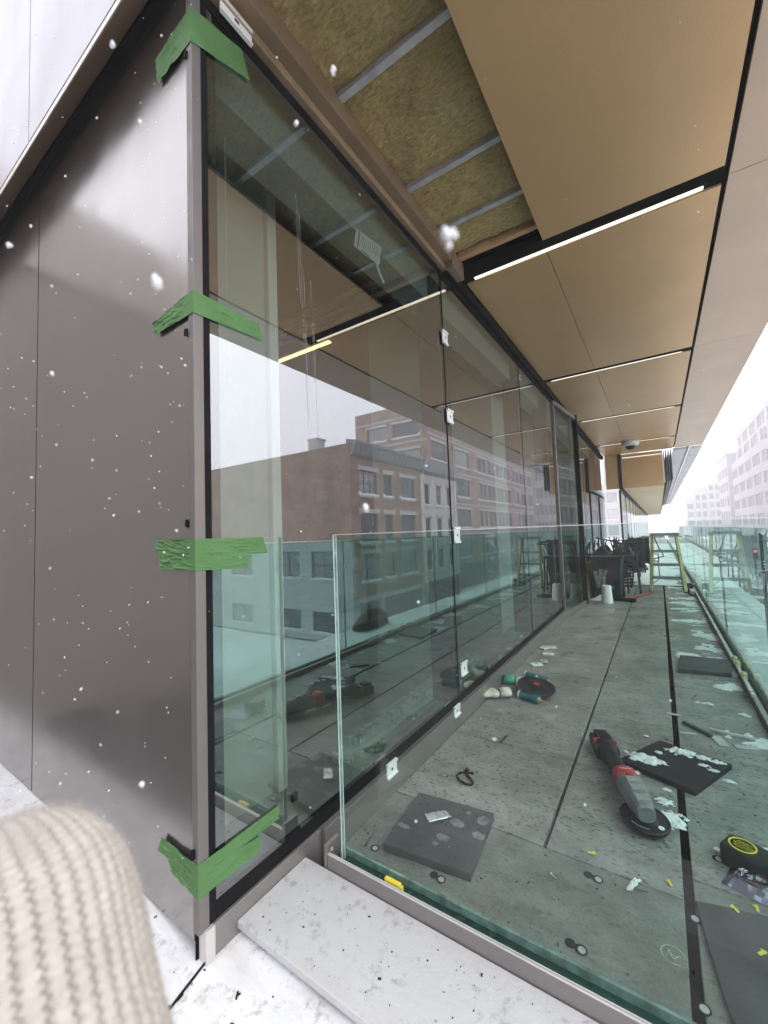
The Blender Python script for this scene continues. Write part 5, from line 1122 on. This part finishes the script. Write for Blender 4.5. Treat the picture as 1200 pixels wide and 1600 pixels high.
g = G(); g.cyl(a, b_, 0.013, n=10); obj('handle', g, M_red, t)
d = (b_ - a).normalized(); s_ = d.cross(Z); g = G(); g.obox(a - d * 0.03, d, s_, Z, 0.03, 0.15, 0.02); obj('head', g, M_blackpl, t, bev=0.006)
g = G(); g.obox(a - d * 0.055 - Z * 0.012, d, s_, Z, 0.024, 0.145, 0.015); obj('bristles', g, M_rubber, t)
g = G(); a, b_ = onz(1066, 893, 0.06), onz(1082, 925, 0.05); g.bar(a, b_, 0.05, 0.04); tag(obj('timber_length', g, P('pale_timber', (0.62, 0.60, 0.52), 0.7), base=a, bev=0.003), 'pale timber length lying along the guard by the stepladder', 'timber', 'pale timbers by the street guard')
g = G(); a, b_ = onz(1078, 893, 0.06), onz(1096, 918, 0.05); g.bar(a, b_, 0.06, 0.03); tag(obj('timber_length', g, P('pale_timber', (0.62, 0.60, 0.52)), base=a, bev=0.003), 'second pale timber length lying nearer the street guard', 'timber', 'pale timbers by the street guard')
c = onz(1078, 926); g = G(); g.box(c.x - 0.05, c.x + 0.05, c.y - 0.05, c.y + 0.07, 0.0, 0.15); tag(obj('black_block', g, M_blackpl, base=c, bev=0.01), 'small black block on the deck beside the right ladder foot', 'block')
for px, py, lab in ((1183, 1042, 'yellow clamp block on the street guard channel farther from the viewer'), (1189, 1060, 'second yellow clamp block on the street guard channel'), (1142, 1030, 'far yellow clamp block on the street guard channel')):
    c = onz(px, py, 0.05); g = G(); g.box(0.41, 0.436, c.y - 0.03, c.y + 0.03, 0.036, 0.075); tag(obj('clamp_block', g, P('pale_yellow_block', (0.6, 0.55, 0.25), 0.6), base=(0.42, c.y, 0.04), bev=0.003), lab, 'clamp', 'yellow clamp blocks on the guard channel')

# ================================================================== MITTEN AND SNOWFLAKES
DC = 0.165
def cp(px, py, dep): return CAM + ray(px, py) * dep
kx = DC / FPX
org = cp(28, 1725, DC)
axis = (cp(2, 1330, DC * 1.32) - org).normalized(); fwd = (FW - axis * FW.dot(axis)).normalized(); side = axis.cross(fwd).normalized()
if side.dot(RT) < 0: side = -side
Rm = 238 * kx; Hc = 170 * kx; Hd = 235 * kx
t = thing('mitten', 'cream ribbed knitted mitten blurred in the lower left corner', 'mitten', org)
t.rotation_euler = (0, 0, 0)
def surf(th, s, dr=0.0):
    """th: angle round the mitten (0 faces the lens), s: length along it"""
    if s <= Hc: r, h, q = 1.0, s, 0
    else:
        f = min(1.0, (s - Hc) / (Hd * 1.45)); a = f * math.pi / 2; r = max(0.0, math.cos(a)) ** 0.55; h = Hc + Hd * math.sin(a); q = a
    bend = -0.10 * Rm * (max(0, h - Hc * 0.3) / Hd) ** 2
    wob = 1 + 0.03 * math.sin(th * 2 + s * 40)
    p = org + axis * (h + dr * math.sin(q)) + side * ((Rm * r * wob + dr * math.cos(q)) * math.sin(th) + bend) - fwd * ((Rm * 0.75 * r * wob + dr * math.cos(q)) * math.cos(th))
    return p
g = G(); g.grid(lambda u, v: surf(-math.pi + 2 * math.pi * u, -Hc + v * (2 * Hc + Hd * 1.45), -0.0045), 48, 40); obj('lining', g, M_knitdark, t, smooth=True)
rnd = random.Random(8); rowp = 0.0046; ncol = 42
NU, NV = 720, 300; SL = math.pi; S0 = -0.9 * Hc; S1 = Hc + Hd * 1.449
def knit(u, v):
    th = -SL + 2 * SL * u; s = S0 + (S1 - S0) * v
    c = u * ncol + 0.45 * noise.noise(V((u * 6, v * 5, 1))); r = s / rowp + 0.5 * math.floor(c) + 0.35 * noise.noise(V((u * 8, v * 8, 7)))
    cf = c - math.floor(c) - 0.5; rib = 0
    fade = max(0.15, math.cos(min(1, max(0, (s - Hc) / (Hd * 1.45))) * math.pi / 2))
    ridge = math.cos(cf * math.pi) ** 0.7 * (1.0 if rib else 0.62)
    st = 0.5 + 0.5 * math.cos(2 * math.pi * (r + (abs(cf) * 0.9 if rib else 0)))
    hole = math.exp(-((abs(cf) - 0.5) / 0.16) ** 2) * (0.5 + 0.5 * math.cos(2 * math.pi * r + math.pi)) ** 2
    h = 0.0013 * ridge + 0.00055 * st * math.cos(cf * math.pi) - 0.0034 * hole + 0.0005 * noise.noise(V((u * 160, v * 120, 3)))
    return surf(th, s, h * (0.35 + 0.65 * fade))
g = G(); g.grid(knit, NU, NV); obj('knitted_shell', g, M_wool_knit, t, smooth=True)
g = G()
for _ in range(30000):
    th = rnd.uniform(-3.1, 3.1); s = rnd.uniform(-0.8 * Hc, Hc + Hd * 1.44); p = surf(th, s, 0.0012); nn = (p - surf(th, s, -0.003)).normalized()
    d = (nn + V((rnd.uniform(-1, 1), rnd.uniform(-1, 1), rnd.uniform(-1, 1))) * 0.9).normalized(); L_ = rnd.uniform(0.0015, 0.005); w = d.orthogonal().normalized() * 0.00004
    q = p + d * L_ * 0.55 + V((rnd.uniform(-1, 1), rnd.uniform(-1, 1), rnd.uniform(-1, 1))) * 0.0006; e = p + d * L_
    g.add([p - w, p + w, q + w * 0.8, q - w * 0.8, e], [(0, 1, 2, 3), (3, 2, 4)])
obj('fuzz', g, M_wool_knit, t, kind='stuff')
g = G(); e0 = org - axis * (Hc * 0.85); e1 = e0 - axis * 0.16 - Z * 0.02; e2 = e1 + V((-0.05, -0.16, -0.10)); e3 = e2 + V((-0.02, -0.22, -0.02))
def limb(pts, rs, n=20):
    q = G(); rows_ = []
    for i, p in enumerate(pts):
        d_ = (pts[min(i + 1, len(pts) - 1)] - pts[max(i - 1, 0)]).normalized(); a_ = d_.cross(V((0.3, 0.1, 1))).normalized(); b_ = d_.cross(a_)
        q.v += [tuple(p + a_ * (rs[i] * math.cos(6.2832 * k / n)) + b_ * (rs[i] * math.sin(6.2832 * k / n))) for k in range(n)]
    q.f = [(j * n + k, j * n + (k + 1) % n, (j + 1) * n + (k + 1) % n, (j + 1) * n + k) for j in range(len(pts) - 1) for k in range(n)] + [tuple(range(n - 1, -1, -1)), tuple(range((len(pts) - 1) * n, len(pts) * n))]
    q.m = [0] * len(q.f); return q
obj('sleeve', limb([e0, e0.lerp(e1, 0.35), e1, e2, e3], [Rm * 0.8, Rm * 0.95, Rm * 1.0, Rm * 1.05, Rm * 1.2]), P('dark_jacket', (0.03, 0.032, 0.038), 0.85, 0, 0.2, 20, 0.2, 120), t, smooth=True)
# falling snow
g = G(); rnd = random.Random(21)
def flake(c, r):
    for _ in range(4 if r < 0.0018 else 9):
        o_ = V((rnd.gauss(0, 1), rnd.gauss(0, 1), rnd.gauss(0, 1))) * r * 0.3
        g.blob(c + o_, r * rnd.uniform(0.45, 0.75), r * rnd.uniform(0.45, 0.75), r * rnd.uniform(0.6, 1.15), 6, 4, 0, 0.25)
for _ in range(360):
    dpt = rnd.uniform(0.35, 0.95); px = rnd.uniform(-150, 300) if rnd.random() < 0.8 else rnd.uniform(300, 1150); py = rnd.uniform(-50, 1350)
    c = cp(px, py, dpt)
    if c.y > 0.60 and c.x < -0.9: continue
    flake(c, rnd.choice((0.0005, 0.0006, 0.0008, 0.0011)) * (0.6 + dpt))
for px, py, dpt, wpx in ((694, 368, 0.16, 17), (706, 366, 0.162, 15), (701, 384, 0.161, 13), (245, 443, 0.19, 17), (521, 110, 0.3, 9), (463, 193, 0.34, 8), (572, 795, 0.24, 10), (218, 191, 0.26, 8), (221, 1226, 0.3, 8), (176, 70, 0.3, 8), (168, 1304, 0.22, 14), (15, 385, 0.3, 7), (82, 583, 0.3, 7)):
    flake(cp(px, py, dpt), wpx * 0.5 * dpt / FPX)
obj('falling_snow', g, M_snowflake, kind='stuff', smooth=True)
# ================================================================== HAZE of falling snow
g = G(); g.box(-40, 120, -45, 260, -9, 34)
m, n, o = newmat('haze'); vp = n.nodes.new('ShaderNodeVolumePrincipled'); vp.inputs['Color'].default_value = (0.96, 0.96, 1, 1); vp.inputs['Density'].default_value = 0.005; vp.inputs['Anisotropy'].default_value = 0.2
n.links.new(vp.outputs[0], o.inputs['Volume']); obj('haze', g, m, kind='stuff')
